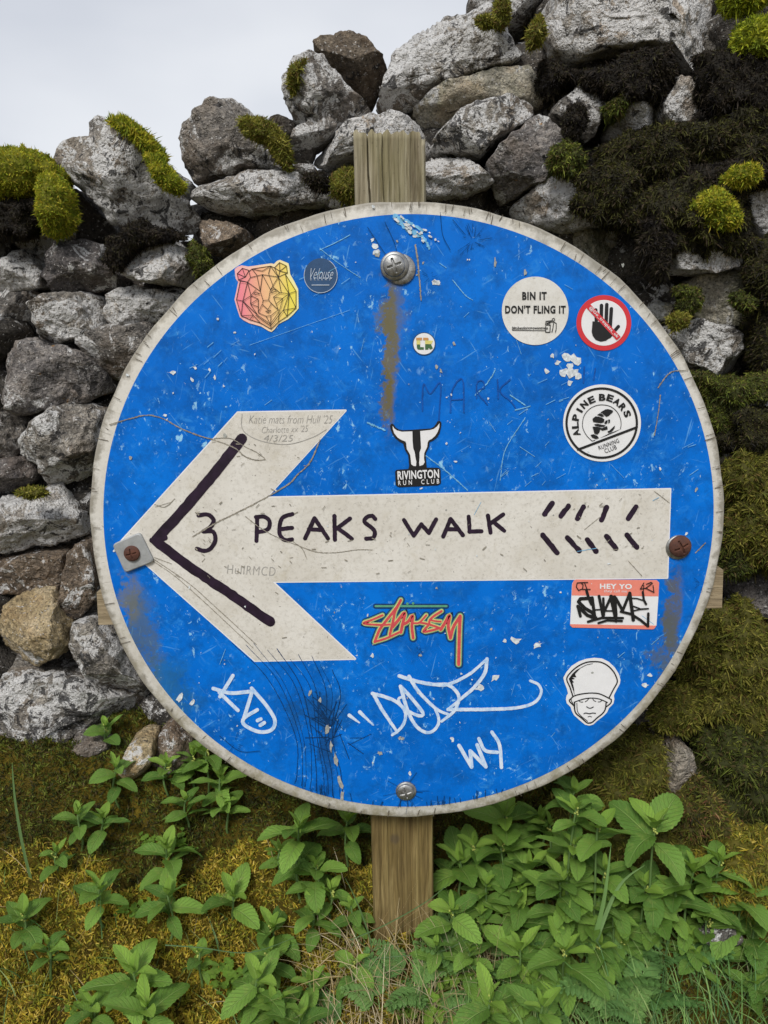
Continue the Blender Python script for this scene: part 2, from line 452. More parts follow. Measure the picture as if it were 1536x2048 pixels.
# (outline, material, front offset, depth, subdivision, extra)
STONES = [
 # --- top edge, left to right
 (z1((250,640),(262,560),(330,565),(385,550),(382,490),(400,475),(440,490),(520,545),(570,575),(640,640),(700,680),(760,730),(740,790),(800,880),(770,925),(690,940),(600,930),(470,905),(410,830),(330,760),(270,700)), 'st_mix', -.01, .16, 5, {}),
 (z1((745,560),(760,520),(830,440),(880,425),(950,424),(1010,450),(1050,480),(1110,530),(1140,580),(1160,640),(1150,690),(1080,695),(980,700),(880,720),(800,740),(770,700),(755,640)), 'st_grey', .02, .17, 5, {'smooth_out': .5}),
 (z1((740,770),(780,745),(880,730),(1000,700),(1120,700),(1210,705),(1320,710),(1330,740),(1310,820),(1200,840),(1100,860),(1000,870),(900,860),(800,820),(745,790)), 'st_mix', -.02, .20, 5, {'pw': .7}),
 (z1((1130,340),(1160,300),(1180,260),(1260,238),(1300,245),(1330,290),(1400,370),(1480,440),(1490,470),(1440,500),(1390,520),(1350,525),(1280,510),(1200,515),(1170,470),(1140,390)), 'st_grey', -.01, .17, 5, {}),
 (z1((1255,190),(1280,175),(1415,145),(1480,185),(1510,220),(1536,240),(1550,280),(1500,400),(1480,430),(1420,370),(1340,290),(1300,240),(1260,225)), 'st_brown', .05, .16, 5, {'pw': .5}),
 (z1((1155,600),(1180,540),(1280,455),(1320,470),(1355,515),(1330,550),(1250,600),(1240,650),(1200,655),(1160,640)), 'st_grey', 0, .13, 4, {}),
 (z1((1060,500),(1120,473),(1180,490),(1200,530),(1165,570),(1100,550)), 'st_dark', .06, .14, 4, {}),
 (z1((1240,620),(1290,580),(1400,520),(1480,490),(1536,465),(1600,445),(1670,470),(1710,540),(1726,590),(1700,650),(1560,650),(1420,640),(1300,675),(1250,650)), 'st_white', -.01, .18, 5, {}),
 (z1((1160,685),(1200,655),(1260,665),(1275,690),(1230,705),(1180,700)), 'st_grey', .0, .08, 4, {}),
 (z1((1300,840),(1330,740),(1380,690),(1460,680),(1500,760),(1480,850),(1400,860)), 'st_dark', .01, .16, 4, {}),
 (z1((1020,960),(1060,890),(1100,870),(1180,840),(1260,850),(1280,920),(1150,990),(1040,990)), 'st_dark', .05, .16, 4, {}),
 (z1((805,890),(840,880),(920,890),(1000,930),(1010,960),(960,1000),(900,1040),(830,1010)), 'st_rust', .0, .14, 4, {}),
 (z1((500,1090),(530,1010),(600,960),(680,950),(730,985),(790,1000),(785,1070),(730,1145),(620,1135),(530,1115)), 'st_white', -.035, .16, 5, {}),
 (z1((185,1130),(200,1040),(260,965),(320,955),(420,990),(440,1060),(500,1110),(480,1160),(380,1175),(200,1175)), 'st_slate', -.02, .17, 5, {}),
 (z1((-40,1080),(0,1070),(60,1000),(100,990),(130,1030),(190,1090),(185,1150),(60,1172),(-40,1172)), 'st_white', -.01, .15, 5, {}),
 (z1((280,770),(340,765),(400,830),(450,900),(450,965),(340,975),(290,960),(270,860)), 'st_dark', .06, .16, 4, {}),
 (z1((-60,820),(60,820),(180,840),(300,930),(330,950),(250,985),(200,1050),(170,1060),(100,980),(30,900),(-60,880)), 'st_mix', .02, .18, 5, {}),
 (z1((-60,1165),(0,1160),(160,1165),(172,1195),(125,1280),(110,1350),(60,1410),(-60,1410)), 'st_grey', 0, .18, 4, {}),
 (z1((118,1300),(135,1230),(210,1180),(340,1168),(415,1190),(435,1250),(425,1310),(300,1365),(220,1380),(130,1340)), 'st_mix', -.02, .17, 5, {}),
 (z1((425,1260),(440,1200),(490,1150),(560,1145),(650,1165),(740,1180),(700,1280),(560,1310),(450,1300)), 'st_white', 0, .16, 5, {}),
 ([(164,682),(180,655),(240,640),(310,640),(310,700),(270,750),(232,772),(205,750),(175,718)], 'st_grey', .0, .16, 4, {}),
 (z3((15,160),(40,100),(130,10),(200,-5),(330,5),(430,60),(520,130),(562,200),(552,260),(430,312),(290,332),(180,368),(100,345),(70,290),(20,220)), 'st_orange', -.03, .20, 5, {'smooth_out': .6}),
 (z3((145,540),(165,470),(220,380),(300,330),(390,312),(470,318),(520,350),(530,480),(500,640),(440,682),(340,712),(260,722),(235,690),(230,610),(180,570)), 'st_mix', -.02, .18, 5, {}),
 (z3((-80,320),(0,322),(90,335),(150,390),(165,450),(145,540),(100,575),(0,600),(-80,600)), 'st_grey', .01, .17, 5, {}),
 (z3((-80,600),(0,588),(90,570),(200,565),(228,640),(200,690),(100,752),(0,772),(-80,772)), 'st_slate', -.01, .18, 5, {}),
 (z3((-80,80),(0,88),(32,95),(60,270),(72,312),(0,322),(-80,320)), 'st_dark', .03, .16, 4, {}),
 (z3((-80,800),(0,798),(60,775),(180,768),(230,728),(290,728),(350,790),(430,860),(460,970),(360,998),(200,1012),(100,1038),(0,1048),(-80,1040)), 'st_white', -.02, .20, 5, {}),
 (z3((-80,1060),(0,1053),(200,1038),(350,1043),(358,1190),(320,1213),(150,1228),(0,1243),(-80,1240)), 'st_rust', -.01, .20, 5, {'pw': .45}),
 (z3((345,1310),(353,1150),(365,1040),(400,1000),(450,1000),(500,1150),(510,1290),(430,1355),(360,1345)), 'st_rust', -.01, .18, 5, {}),
 (z3((-5,1390),(60,1290),(130,1238),(280,1230),(330,1290),(342,1340),(392,1400),(398,1460),(320,1560),(240,1592),(150,1573),(60,1522),(18,1460)), 'st_tan', -.03, .20, 5, {'smooth_out': .2}),
 (z3((388,1470),(400,1385),(500,1375),(580,1450),(640,1540),(690,1640),(740,1720),(720,1790),(560,1722),(440,1655),(430,1560)), 'st_mix', -.01, .18, 5, {}),
 (z3((-80,1780),(0,1715),(60,1600),(120,1600),(180,1588),(300,1610),(420,1640),(560,1710),(700,1775),(810,1790),(800,1835),(600,1873),(400,1923),(200,1965),(0,2015),(-80,2025)), 'st_mix', -.04, .26, 5, {'rough': .09}),
 ([(132,1500),(150,1470),(190,1462),(225,1470),(230,1500),(190,1515)], 'st_grey', -.02, .12, 4, {}),
 ([(246,1525),(265,1480),(290,1466),(312,1470),(316,1500),(298,1540),(270,1548)], 'st_tan', -.04, .10, 4, {}),
 ([(306,1520),(318,1465),(345,1448),(390,1475),(385,1520),(340,1535)], 'st_rust', -.03, .12, 4, {}),
 ([(20,1510),(40,1500),(62,1508),(60,1525),(30,1525)], 'st_grey', -.02, .06, 4, {}),
 ([(-30,1180),(-10,1190),(25,1200),(20,1260),(-30,1270)], 'st_dark', .04, .14, 4, {}),
 ([(-30,1290),(5,1280),(30,1310),(20,1370),(-30,1380)], 'st_dark', .04, .14, 4, {}),
 # --- right of the post
 (z2((-45,430),(-20,400),(0,330),(30,230),(90,160),(150,110),(240,85),(330,80),(400,65),(460,100),(490,150),(510,210),(540,260),(500,300),(400,320),(300,350),(240,370),(200,400),(100,440),(0,480)), 'st_mix', .0, .24, 5, {'rough': .08}),
 (z2((120,490),(110,440),(240,365),(330,345),(450,305),(560,293),(590,340),(620,400),(640,460),(580,482),(500,470),(440,500),(300,520),(220,545),(180,565)), 'st_pale', .03, .20, 5, {}),
 (z2((190,580),(230,530),(300,460),(370,420),(500,405),(570,430),(592,480),(540,520),(450,570),(380,640),(300,625),(200,612)), 'st_mix', -.01, .17, 5, {}),
 (z2((398,660),(450,600),(520,540),(590,480),(640,483),(700,530),(752,580),(722,640),(680,700),(600,752),(520,792),(490,808),(460,780),(430,720)), 'st_orange', -.02, .17, 5, {}),
 (z2((648,480),(680,430),(740,380),(780,340),(830,335),(912,370),(892,440),(850,500),(820,560),(790,588),(740,552),(690,512)), 'st_grey', .0, .15, 5, {}),
 (z2((640,460),(675,380),(740,375),(760,420),(700,480)), 'st_pale', .05, .14, 4, {}),
 (z2((150,660),(170,640),(250,622),(330,655),(400,710),(428,750),(340,788),(200,805),(150,800)), 'st_white', .0, .17, 5, {}),
 (z2((520,830),(570,770),(660,710),(740,690),(800,700),(860,760),(905,870),(880,905),(760,933),(640,918),(540,872)), 'st_white', -.01, .18, 5, {}),
 (z2((628,150),(620,100),(650,40),(680,-60),(1330,-80),(1345,60),(1315,150),(1302,290),(1250,335),(1170,300),(1100,255),(1000,245),(900,260),(820,268),(740,305),(650,250)), 'st_white', -.03, .28, 5, {'rough': .07}),
 (z2((325,70),(340,0),(345,-60),(660,-80),(650,40),(590,110),(470,130),(400,90)), 'st_grey', .06, .22, 4, {}),
 (z2((888,525),(940,440),(1030,388),(1062,420),(1078,510),(1000,545),(900,562)), 'st_white', .0, .14, 4, {}),
 (z2((1083,440),(1130,370),(1160,320),(1200,340),(1232,400),(1247,450),(1200,502),(1130,517),(1093,490)), 'st_white', -.01, .14, 5, {}),
 (z2((1388,790),(1440,738),(1560,728),(1660,760),(1660,960),(1500,972),(1450,912)), 'st_white', -.03, .17, 5, {}),
 (z2((1095,965),(1110,930),(1200,900),(1400,930),(1450,1000),(1400,1075),(1280,1095),(1130,1090)), 'st_white', -.05, .18, 5, {}),
 (z2((1178,1160),(1230,1110),(1470,1055),(1505,1120),(1492,1180),(1442,1280),(1340,1312),(1240,1292),(1180,1232)), 'st_pale', .0, .20, 5, {}),
 ([(1330,655),(1384,638),(1450,651),(1510,695),(1485,744),(1450,757),(1406,746),(1360,720)], 'st_mix', -.02, .15, 5, {}),
 (z2((690,960),(720,935),(930,925),(950,990),(955,1120),(850,1080)), 'st_pale', .05, .18, 4, {}),
 (z2((950,1110),(1050,1075),(1125,1130),(1165,1210),(1120,1280),(1030,1230)), 'st_dark', .05, .16, 4, {}),
 (z2((1030,1240),(1080,1200),(1130,1215),(1120,1280),(1070,1290)), 'st_pale', .04, .10, 4, {}),
 ([(1470,790),(1490,774),(1508,777),(1512,804),(1490,812)], 'st_white', -.02, .08, 4, {}),
 ([(1495,830),(1520,790),(1545,775),(1590,785),(1590,850),(1530,855)], 'st_white', -.03, .14, 4, {}),
 ([(1445,918),(1490,902),(1545,890),(1560,905),(1500,925),(1450,935)], 'st_pale', .0, .12, 4, {}),
 ([(1440,1165),(1483,1138),(1570,1125),(1570,1260),(1510,1235),(1460,1200)], 'st_slate', .0, .18, 4, {}),
 ([(1390,1395),(1430,1385),(1470,1400),(1450,1420),(1410,1415)], 'st_rust', -.01, .10, 4, {}),
 ([(1300,1537),(1312,1490),(1335,1455),(1368,1480),(1381,1526),(1375,1562),(1346,1575),(1315,1565)], 'st_rib', -.05, .14, 5, {'facets': 3}),
 ([(1490,1700),(1515,1660),(1545,1600),(1600,1610),(1600,1720),(1530,1725)], 'st_pale', -.05, .14, 4, {}),
 ([(1400,1880),(1433,1855),(1462,1852),(1488,1875),(1470,1892),(1420,1894)], 'st_grey', -.13, .05, 4, {}),
 ([(1270,1440),(1310,1420),(1340,1440),(1330,1480),(1290,1490)], 'st_dark', .02, .14, 4, {}),
 ([(375,410),(520,400),(650,400),(650,500),(450,570),(370,490)], 'st_dark', .10, .16, 4, {}),
 ([(300,500),(420,470),(430,600),(320,640),(240,600)], 'st_dark', .10, .16, 4, {}),
 ([(-60,440),(60,440),(130,520),(120,600),(-60,610)], 'st_dark', .11, .16, 4, {}),
 # mostly under moss on the right
 ([(1400,60),(1420,-30),(1440,-90),(1600,-100),(1600,40),(1480,90)], 'st_dark', .04, .2, 4, {}),
 ([(1040,120),(1060,40),(1100,0),(1140,60),(1130,170),(1070,180)], 'st_dark', .10, .2, 4, {}),
 ([(1420,60),(1460,20),(1560,10),(1600,140),(1500,170),(1430,150)], 'st_dark', .02, .2, 4, {}),
 ([(1400,170),(1480,150),(1600,160),(1600,260),(1480,290),(1410,250)], 'st_dark', .02, .2, 4, {}),
 ([(1200,300),(1330,270),(1440,300),(1460,360),(1330,400),(1210,380)], 'st_dark', .02, .2, 4, {}),
 ([(1440,260),(1600,250),(1600,350),(1460,360)], 'st_dark', .02, .2, 4, {}),
 ([(1300,410),(1420,370),(1500,430),(1490,500),(1330,490)], 'st_dark', .01, .2, 4, {}),
 ([(1480,480),(1600,470),(1600,620),(1500,630)], 'st_dark', .02, .2, 4, {}),
 ([(1490,630),(1600,620),(1600,780),(1500,770)], 'st_dark', .02, .2, 4, {}),
 ([(1380,760),(1480,760),(1500,860),(1440,890),(1390,840)], 'st_dark', .03, .2, 4, {}),
 ([(1430,930),(1600,900),(1600,1140),(1440,1130)], 'st_dark', .02, .2, 4, {}),
 ([(1380,1220),(1600,1230),(1600,1420),(1400,1410),(1360,1340)], 'st_dark', .02, .2, 4, {}),
 ([(1380,1460),(1600,1450),(1600,1620),(1420,1640)], 'st_dark', .01, .2, 4, {}),
 ([(1130,1560),(1250,1480),(1330,1480),(1380,1640),(1300,1740),(1150,1720)], 'st_dark', -.02, .2, 4, {}),
]
for i, (poly, mt, dy, dep, sub, kw) in enumerate(STONES):
    cx = np.mean([p[0] for p in poly]); cy = np.mean([p[1] for p in poly])
    V, F, org = lump(poly, wall_Y(cx, cy) + dy, dep, 100 + i, sub, **kw)
    mkobj('stone', V, F, M[mt], wall, org)

# packing inside the wall and its run beyond the frame (too hidden to tell stone from stone)
TOPL = [(-900, 420), (0, 420), (130, 480), (250, 520), (380, 450), (600, 350), (700, 240), (800, 190), (940, 70), (1100, 10), (1536, -80), (2600, -80)]
rs = np.random.RandomState(3)
HV, HF, hn = [], [], 0
tx = [a for a, b in TOPL]; ty = [b for a, b in TOPL]
V0, F0 = ico(3)
for layer, dy in ((0, .16), (1, .27), (2, .40)):
    for X in np.arange(-1.5, 1.55, .115):
        for Z in np.arange(-.72, .85, .095):
            x = X + rs.uniform(-.03, .03); z = Z + rs.uniform(-.02, .02)
            Yw = 1.075 - 0.05 * np.clip(x / .6, -1.5, 1.5) + 0.2 * (z + .6) + dy
            r = rs.uniform(.06, .085)
            px, py = topx([x, Yw, CZ + z + r * 1.1])
            if py < np.interp(px, tx, ty) + 6: continue
            if px < 330 and py < 520: continue
            q = V0 * r * np.array([1.15, 1.0, .8])
            q = q + V0 * (r * .25 * fbm(V0 * 1.3 + rs.uniform(0, 50, 3), 2))[:, None]
            HV.append(q + [x, Yw, CZ + z]); HF.append(F0 + hn); hn += len(V0)
for X in list(np.arange(-1.6, -.70, .15)) + list(np.arange(.82, 1.65, .15)):
    for Z in np.arange(-.68, .8, .115):
        x = X + rs.uniform(-.02, .02); z = Z + rs.uniform(-.015, .015)
        if x < 0 and z > .22: continue
        Yw = 1.075 - 0.05 * np.clip(x / .6, -1.5, 1.5) + 0.2 * (z + .6) + .07
        q = V0 * np.array([.09, .085, .066])
        q = q + V0 * (.02 * fbm(V0 * 1.3 + rs.uniform(0, 50, 3), 2))[:, None]
        HV.append(q + [x, Yw, CZ + z]); HF.append(F0 + hn); hn += len(V0)
tag(mkobj('hearting', np.concatenate(HV), np.concatenate(HF), M['st_dark'], wall), kind='stuff')

# ------------------------------------------------------------------ moss
PAL = {
 'bright': [(0.330, 0.363, 0.020), (0.440, 0.429, 0.033), (0.209, 0.264, 0.017), (0.462, 0.374, 0.039), (0.132, 0.176, 0.013)],
 'lime':   [(0.364, 0.406, 0.024), (0.280, 0.350, 0.024), (0.462, 0.462, 0.036), (0.196, 0.252, 0.024)],
 'gold':   [(0.540, 0.416, 0.042), (0.419, 0.364, 0.036), (0.297, 0.299, 0.030), (0.675, 0.520, 0.108), (0.257, 0.273, 0.036), (0.486, 0.338, 0.048)],
 'olive':  [(0.141, 0.157, 0.019), (0.200, 0.204, 0.024), (0.100, 0.110, 0.017), (0.250, 0.235, 0.036), (0.167, 0.110, 0.030), (0.333, 0.298, 0.060)],
 'dolive': [(0.085, 0.115, 0.016), (0.130, 0.162, 0.022), (0.052, 0.065, 0.014), (0.195, 0.216, 0.034), (0.111, 0.084, 0.030), (0.039, 0.041, 0.014)],
 'dark':   [(0.016, 0.013, 0.011), (0.024, 0.019, 0.014), (0.035, 0.027, 0.017), (0.011, 0.009, 0.009), (0.047, 0.043, 0.017), (0.052, 0.039, 0.028)],
 'darkg':  [(0.023, 0.020, 0.013), (0.037, 0.035, 0.012), (0.064, 0.065, 0.015), (0.016, 0.014, 0.010), (0.090, 0.090, 0.020), (0.075, 0.053, 0.030)],
 'red':    [(0.240, 0.098, 0.046), (0.180, 0.126, 0.039), (0.300, 0.182, 0.078), (0.150, 0.154, 0.026)],
}
def fronds(rs, pts, nrm, length, width, pal, up=.15, spread=.7, droop=.0, curl=.35):
    """tapered moss shoots of three triangles each"""
    n = len(pts)
    d = nrm * 1.0 + rs.normal(size=(n, 3)) * spread
    d[:, 2] += up
    d /= np.linalg.norm(d, axis=1)[:, None]
    L = length * rs.uniform(.5, 1.35, n)[:, None]
    s = np.cross(d, rs.normal(size=(n, 3))); s /= np.linalg.norm(s, axis=1)[:, None] + 1e-9
    w = width * rs.uniform(.6, 1.3, n)[:, None]
    bend = rs.normal(size=(n, 3)) * curl; bend[:, 2] -= droop
    p0 = pts - d * L * .15
    pm = pts + d * L * .5 + bend * L * .18
    pt = pts + d * L * .95 + bend * L * .55
    V = np.stack([p0 - s * w * .6, p0 + s * w * .6, pm - s * w, pm + s * w, pt], 1).reshape(-1, 3)
    k = np.arange(n)[:, None] * 5
    F = np.concatenate([k + [0, 1, 3], k + [0, 3, 2], k + [2, 3, 4]], 0)
    pal = np.array(pal)
    patch = fbm(pts * 55, 2)
    pick = np.clip(((patch * .5 + .5) + rs.normal(0, .28, n)) * len(pal), 0, len(pal) - 1).astype(int)
    order = np.argsort(pal.sum(1))
    C = pal[order][pick] * rs.uniform(.75, 1.25, n)[:, None]
    return V, F, np.repeat(C, 5, 0)
def sample_tris(rs, V, F, n, mask=None):
    a, b, c = V[F[:, 0]], V[F[:, 1]], V[F[:, 2]]
    nn = np.cross(b - a, c - a); ar = np.linalg.norm(nn, axis=1)
    nn = nn / (ar[:, None] + 1e-12)
    w = ar.copy()
    if mask is not None: w = w * mask(nn, (a + b + c) / 3)
    w /= w.sum()
    f = rs.choice(len(F), n, p=w)
    u, v = rs.rand(n, 1), rs.rand(n, 1)
    fl = (u + v) > 1; u = np.where(fl, 1 - u, u); v = np.where(fl, 1 - v, v)
    return a[f] + (b[f] - a[f]) * u + (c[f] - a[f]) * v, nn[f]
def moss(name, poly, pal, n, length, width, seed, dy=-.015, depth=.05, label=None, kind=None, group=None, droop=.1, up=.15, spread=.7, parent=None, rough=.16, cat='moss', Y=None, sub=4):
    rs = np.random.RandomState(seed)
    cx = np.mean([p[0] for p in poly]); cy = np.mean([p[1] for p in poly])
    V, F, org = lump(poly, (wall_Y(cx, cy) if Y is None else Y) + dy, depth, seed, sub, pw=.85, facets=0, rough=rough, fine=.05, smooth_out=.8)
    pts, nr = sample_tris(rs, V, F, n, lambda nn, c: np.where(nn[:, 1] < .35, 1.0, .12))
    pa = PAL[pal] if isinstance(pal, str) else pal
    fv, ff, fc = fronds(rs, pts, nr, length, width, pa, up, spread, droop)
    m2 = max(20, int(n * .10))                         # straggling longer shoots break up the edge
    p2, n2 = sample_tris(rs, V, F, m2, lambda nn, c: np.where(nn[:, 1] < .5, 1.0, .2))
    gv, gf, gc = fronds(rs, p2, n2, length * 1.8, width * .9, pa, up - .1, 1.1, droop + .3)
    ff = np.concatenate([ff, gf + len(fv)]); fv = np.concatenate([fv, gv]); fc = np.concatenate([fc, gc])
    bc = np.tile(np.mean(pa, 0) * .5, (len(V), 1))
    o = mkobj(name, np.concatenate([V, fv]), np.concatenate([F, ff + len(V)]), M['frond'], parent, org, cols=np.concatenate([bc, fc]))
    return tag(o, label, cat, group, kind)

moss('moss_cushion', [(-40,312),(0,304),(50,304),(100,314),(128,340),(134,360),(120,378),(85,398),(40,408),(-40,405)], 'bright', 9000, .0045, .0007, 1, -.05, .14, 'large domed yellow-green moss cushion on the wall top beside the sky gap', sub=5, rough=.08)
moss('moss_cushion', [(85,350),(118,356),(143,385),(143,410),(151,440),(136,466),(106,476),(90,452),(83,420),(86,390)], 'bright', 5000, .0045, .0007, 2, -.065, .09, 'yellow-green moss lobe hanging down below the large domed cushion', rough=.10)
moss('moss_cushion', [(214,240),(245,234),(282,258),(312,288),(338,325),(326,330),(292,300),(258,276),(225,252)], 'bright', 3200, .007, .0008, 4, -.02, .05, 'golden shaggy moss along the ridge of the pointed top stone', rough=.1)
moss('moss_cushion', [(290,305),(320,318),(345,345),(374,374),(355,388),(328,376),(305,345)], 'bright', 2800, .005, .0007, 5, -.035, .05, 'green-gold moss pad on the sloping shoulder of the pointed stone')
moss('moss_cushion', [(484,238),(520,238),(556,260),(580,300),(580,345),(560,325),(535,285),(500,272),(485,265)], 'olive', 3600, .006, .0008, 6, -.02, .05, 'brown-green moss over the corner of the rounded stone by white lichen')
moss('moss_cushion', [(605,352),(650,350),(662,368),(650,385),(620,372)], 'dark', 1200, .006, .0008, 7, -.02, .05, 'dark brown moss at the end of the flat slab')
moss('moss_cushion', [(664,355),(690,342),(714,345),(714,405),(690,400),(670,390)], 'olive', 2000, .006, .0008, 8, -.02, .05, 'brown-green moss beside the top of the wooden post')
moss('moss_cushion', [(577,170),(583,138),(615,118),(608,140),(597,170),(588,190)], 'olive', 1400, .006, .0008, 10, -.02, .04, 'small brown moss tuft on the tilted block under the brown stone')
moss('moss_cushion', [(990,-5),(1015,-5),(1018,40),(1004,60),(990,40)], 'olive', 1200, .005, .0008, 11, .0, .05, 'small olive moss pad in the dark cleft beside the big boulder')
moss('moss_cushion', [(950,38),(975,32),(998,48),(985,56),(960,52)], 'olive', 700, .005, .0008, 12, -.02, .03, 'thin moss pad on the top of the big boulder')
moss('moss_cushion', [(1056,62),(1078,34),(1090,60),(1080,90),(1060,98)], 'olive', 1200, .005, .0008, 13, -.03, .05, 'olive moss on the left end of the large white lichened stone')
moss('moss_cushion', [(1465,70),(1490,45),(1560,35),(1575,110),(1530,130),(1490,125),(1468,105)], 'lime', 5000, .006, .0009, 15, -.05, .08, 'brightest lime green moss cushion high on the wall')
moss('moss_cushion', [(1440,-25),(1510,-25),(1530,10),(1490,28),(1450,26)], 'lime', 2200, .006, .0009, 16, -.04, .07, 'lime moss above the brightest moss cushion at the wall top')
moss('moss_cushion', [(1446,362),(1462,338),(1490,331),(1517,338),(1515,360),(1490,372),(1460,376)], 'bright', 2600, .0045, .0007, 17, -.07, .05, 'small neat yellow-green moss cushion above the white right-hand stone')
moss('moss_cushion', [(1366,418),(1385,395),(1425,378),(1460,400),(1482,440),(1455,462),(1400,452)], 'bright', 4200, .005, .0008, 18, -.075, .06, 'green moss patch in the middle of the blackened hanging moss')
moss('moss_cushion', [(1335,640),(1350,628),(1375,630),(1372,650),(1345,660)], 'olive', 900, .005, .0008, 19, -.04, .03, 'green moss tuft between the sign rim and the lichened stone')
moss('moss_cushion', [(30,985),(55,975),(90,978),(95,990),(60,995)], 'olive', 700, .005, .0008, 20, -.04, .03, 'thin green moss strip on the upper edge of the white left stone')
DARKM = 'dark shaggy moss hanging over the stones'
for k, (poly, pal, n, L, dy, dep) in enumerate([
  ([(-40,405),(80,402),(92,450),(70,480),(20,470),(-40,445)], 'dark', 3500, .006, -.035, .08),
  ([(210,522),(222,480),(280,452),(340,458),(388,482),(352,484),(305,474),(268,500),(252,540),(238,540)], 'dark', 5000, .008, -.03, .06),
  ([(385,480),(410,500),(425,540),(400,555),(380,520)], 'dolive', 1500, .006, -.01, .05),
  ([(1165,150),(1260,130),(1330,98),(1348,140),(1340,180),(1260,215),(1190,195)], 'dark', 6000, .008, -.02, .09),
  ([(1080,130),(1160,150),(1190,185),(1120,170),(1090,210),(1070,180)], 'dark', 3000, .008, .02, .08),
  ([(1128,232),(1148,208),(1170,224),(1168,258),(1150,290),(1130,265)], 'dark', 1700, .004, -.025, .04),
  ([(1208,215),(1240,190),(1262,180),(1258,205),(1235,235),(1215,240)], 'dolive', 1800, .007, -.01, .05),
  ([(1405,110),(1470,95),(1560,125),(1580,240),(1480,245),(1415,205)], 'dark', 6000, .008, -.03, .09),
  ([(1330,250),(1400,262),(1460,225),(1560,215),(1580,330),(1450,355),(1340,335)], 'darkg', 9000, .009, -.03, .09),
  ([(1225,300),(1260,270),(1330,255),(1352,330),(1335,400),(1240,395),(1195,355)], 'darkg', 8000, .009, -.03, .09),
  ([(1150,355),(1220,330),(1290,365),(1295,430),(1245,455),(1180,445),(1150,405)], 'darkg', 7000, .008, -.045, .08),
  ([(1285,400),(1380,350),(1450,370),(1500,420),(1502,470),(1470,505),(1400,515),(1330,490),(1310,480)], 'darkg', 9000, .009, -.05, .10),
  ([(1285,430),(1320,440),(1330,500),(1325,560),(1312,585),(1300,540),(1288,500)], 'dark', 4200, .010, -.05, .06),
  ([(1340,340),(1440,330),(1560,330),(1570,380),(1450,372),(1350,380)], 'dark', 5000, .008, -.04, .08),
  ([(1485,490),(1520,470),(1580,470),(1580,740),(1520,745),(1495,690),(1508,600)], 'darkg', 8000, .008, -.03, .08),
  ([(1100,295),(1135,290),(1165,310),(1168,340),(1130,352),(1102,335)], 'dolive', 2200, .007, -.035, .05),
  ([(1355,575),(1385,570),(1405,590),(1390,625),(1360,625)], 'dolive', 1600, .006, -.03, .04),
  ([(1460,590),(1480,585),(1510,600),(1500,625),(1470,615)], 'dolive', 900, .006, -.03, .03),
  ([(1365,735),(1420,755),(1500,752),(1580,740),(1580,790),(1480,800),(1450,900),(1432,880),(1400,810)], 'dolive', 9000, .007, -.02, .09),
  ([(1455,800),(1500,812),(1580,850),(1580,900),(1470,915),(1445,880)], 'darkg', 5000, .007, -.03, .08),
]):
    moss('hanging_moss', poly, pal, int(n * 1.5), L * .72, .00075, 60 + k, dy, dep, DARKM, 'stuff', 'dark moss on the wall', droop=.45, up=-.05, spread=1.1, rough=.30)
OLM = 'olive feathery moss covering the wall foot to the right of the sign'
for k, (poly, pal, n, L, dy, dep) in enumerate([
  ([(1440,935),(1500,905),(1580,880),(1590,1140),(1510,1145),(1455,1085)], 'olive', 12000, .008, -.05, .12),
  ([(1435,1050),(1460,1070),(1510,1130),(1470,1150),(1430,1140)], 'dolive', 3000, .007, -.03, .08),
  ([(1385,1300),(1420,1230),(1470,1190),(1510,1225),(1590,1270),(1590,1430),(1450,1425),(1370,1390)], 'olive', 13000, .008, -.05, .13),
  ([(1300,1420),(1350,1370),(1385,1390),(1385,1440),(1345,1455),(1310,1450)], 'olive', 4000, .007, -.04, .08),
  ([(1110,1600),(1200,1510),(1270,1460),(1318,1460),(1312,1560),(1365,1590),(1400,1680),(1310,1750),(1180,1740)], 'olive', 16000, .009, -.07, .14),
  ([(1378,1470),(1430,1440),(1590,1450),(1590,1600),(1500,1640),(1410,1600),(1385,1540)], 'dolive', 12000, .008, -.05, .13),
  ([(1340,1580),(1400,1570),(1470,1620),(1500,1690),(1420,1720),(1360,1660)], PAL['red'] + PAL['olive'] + PAL['dolive'], 7000, .009, -.08, .10),
  ([(1380,1720),(1440,1680),(1500,1665),(1590,1700),(1590,1800),(1450,1780)], PAL['gold'] + PAL['olive'] + PAL['gold'][:3], 9000, .010, -.12, .12),
]):
    pal = [tuple(c_ * .72 for c_ in q_) for q_ in (PAL[pal] if isinstance(pal, str) else pal)]
    moss('wall_moss', poly, pal, n, L, .0009, 90 + k, dy, dep, OLM, 'stuff', 'olive moss at the wall foot', droop=.5, up=.1, rough=.22, sub=5)

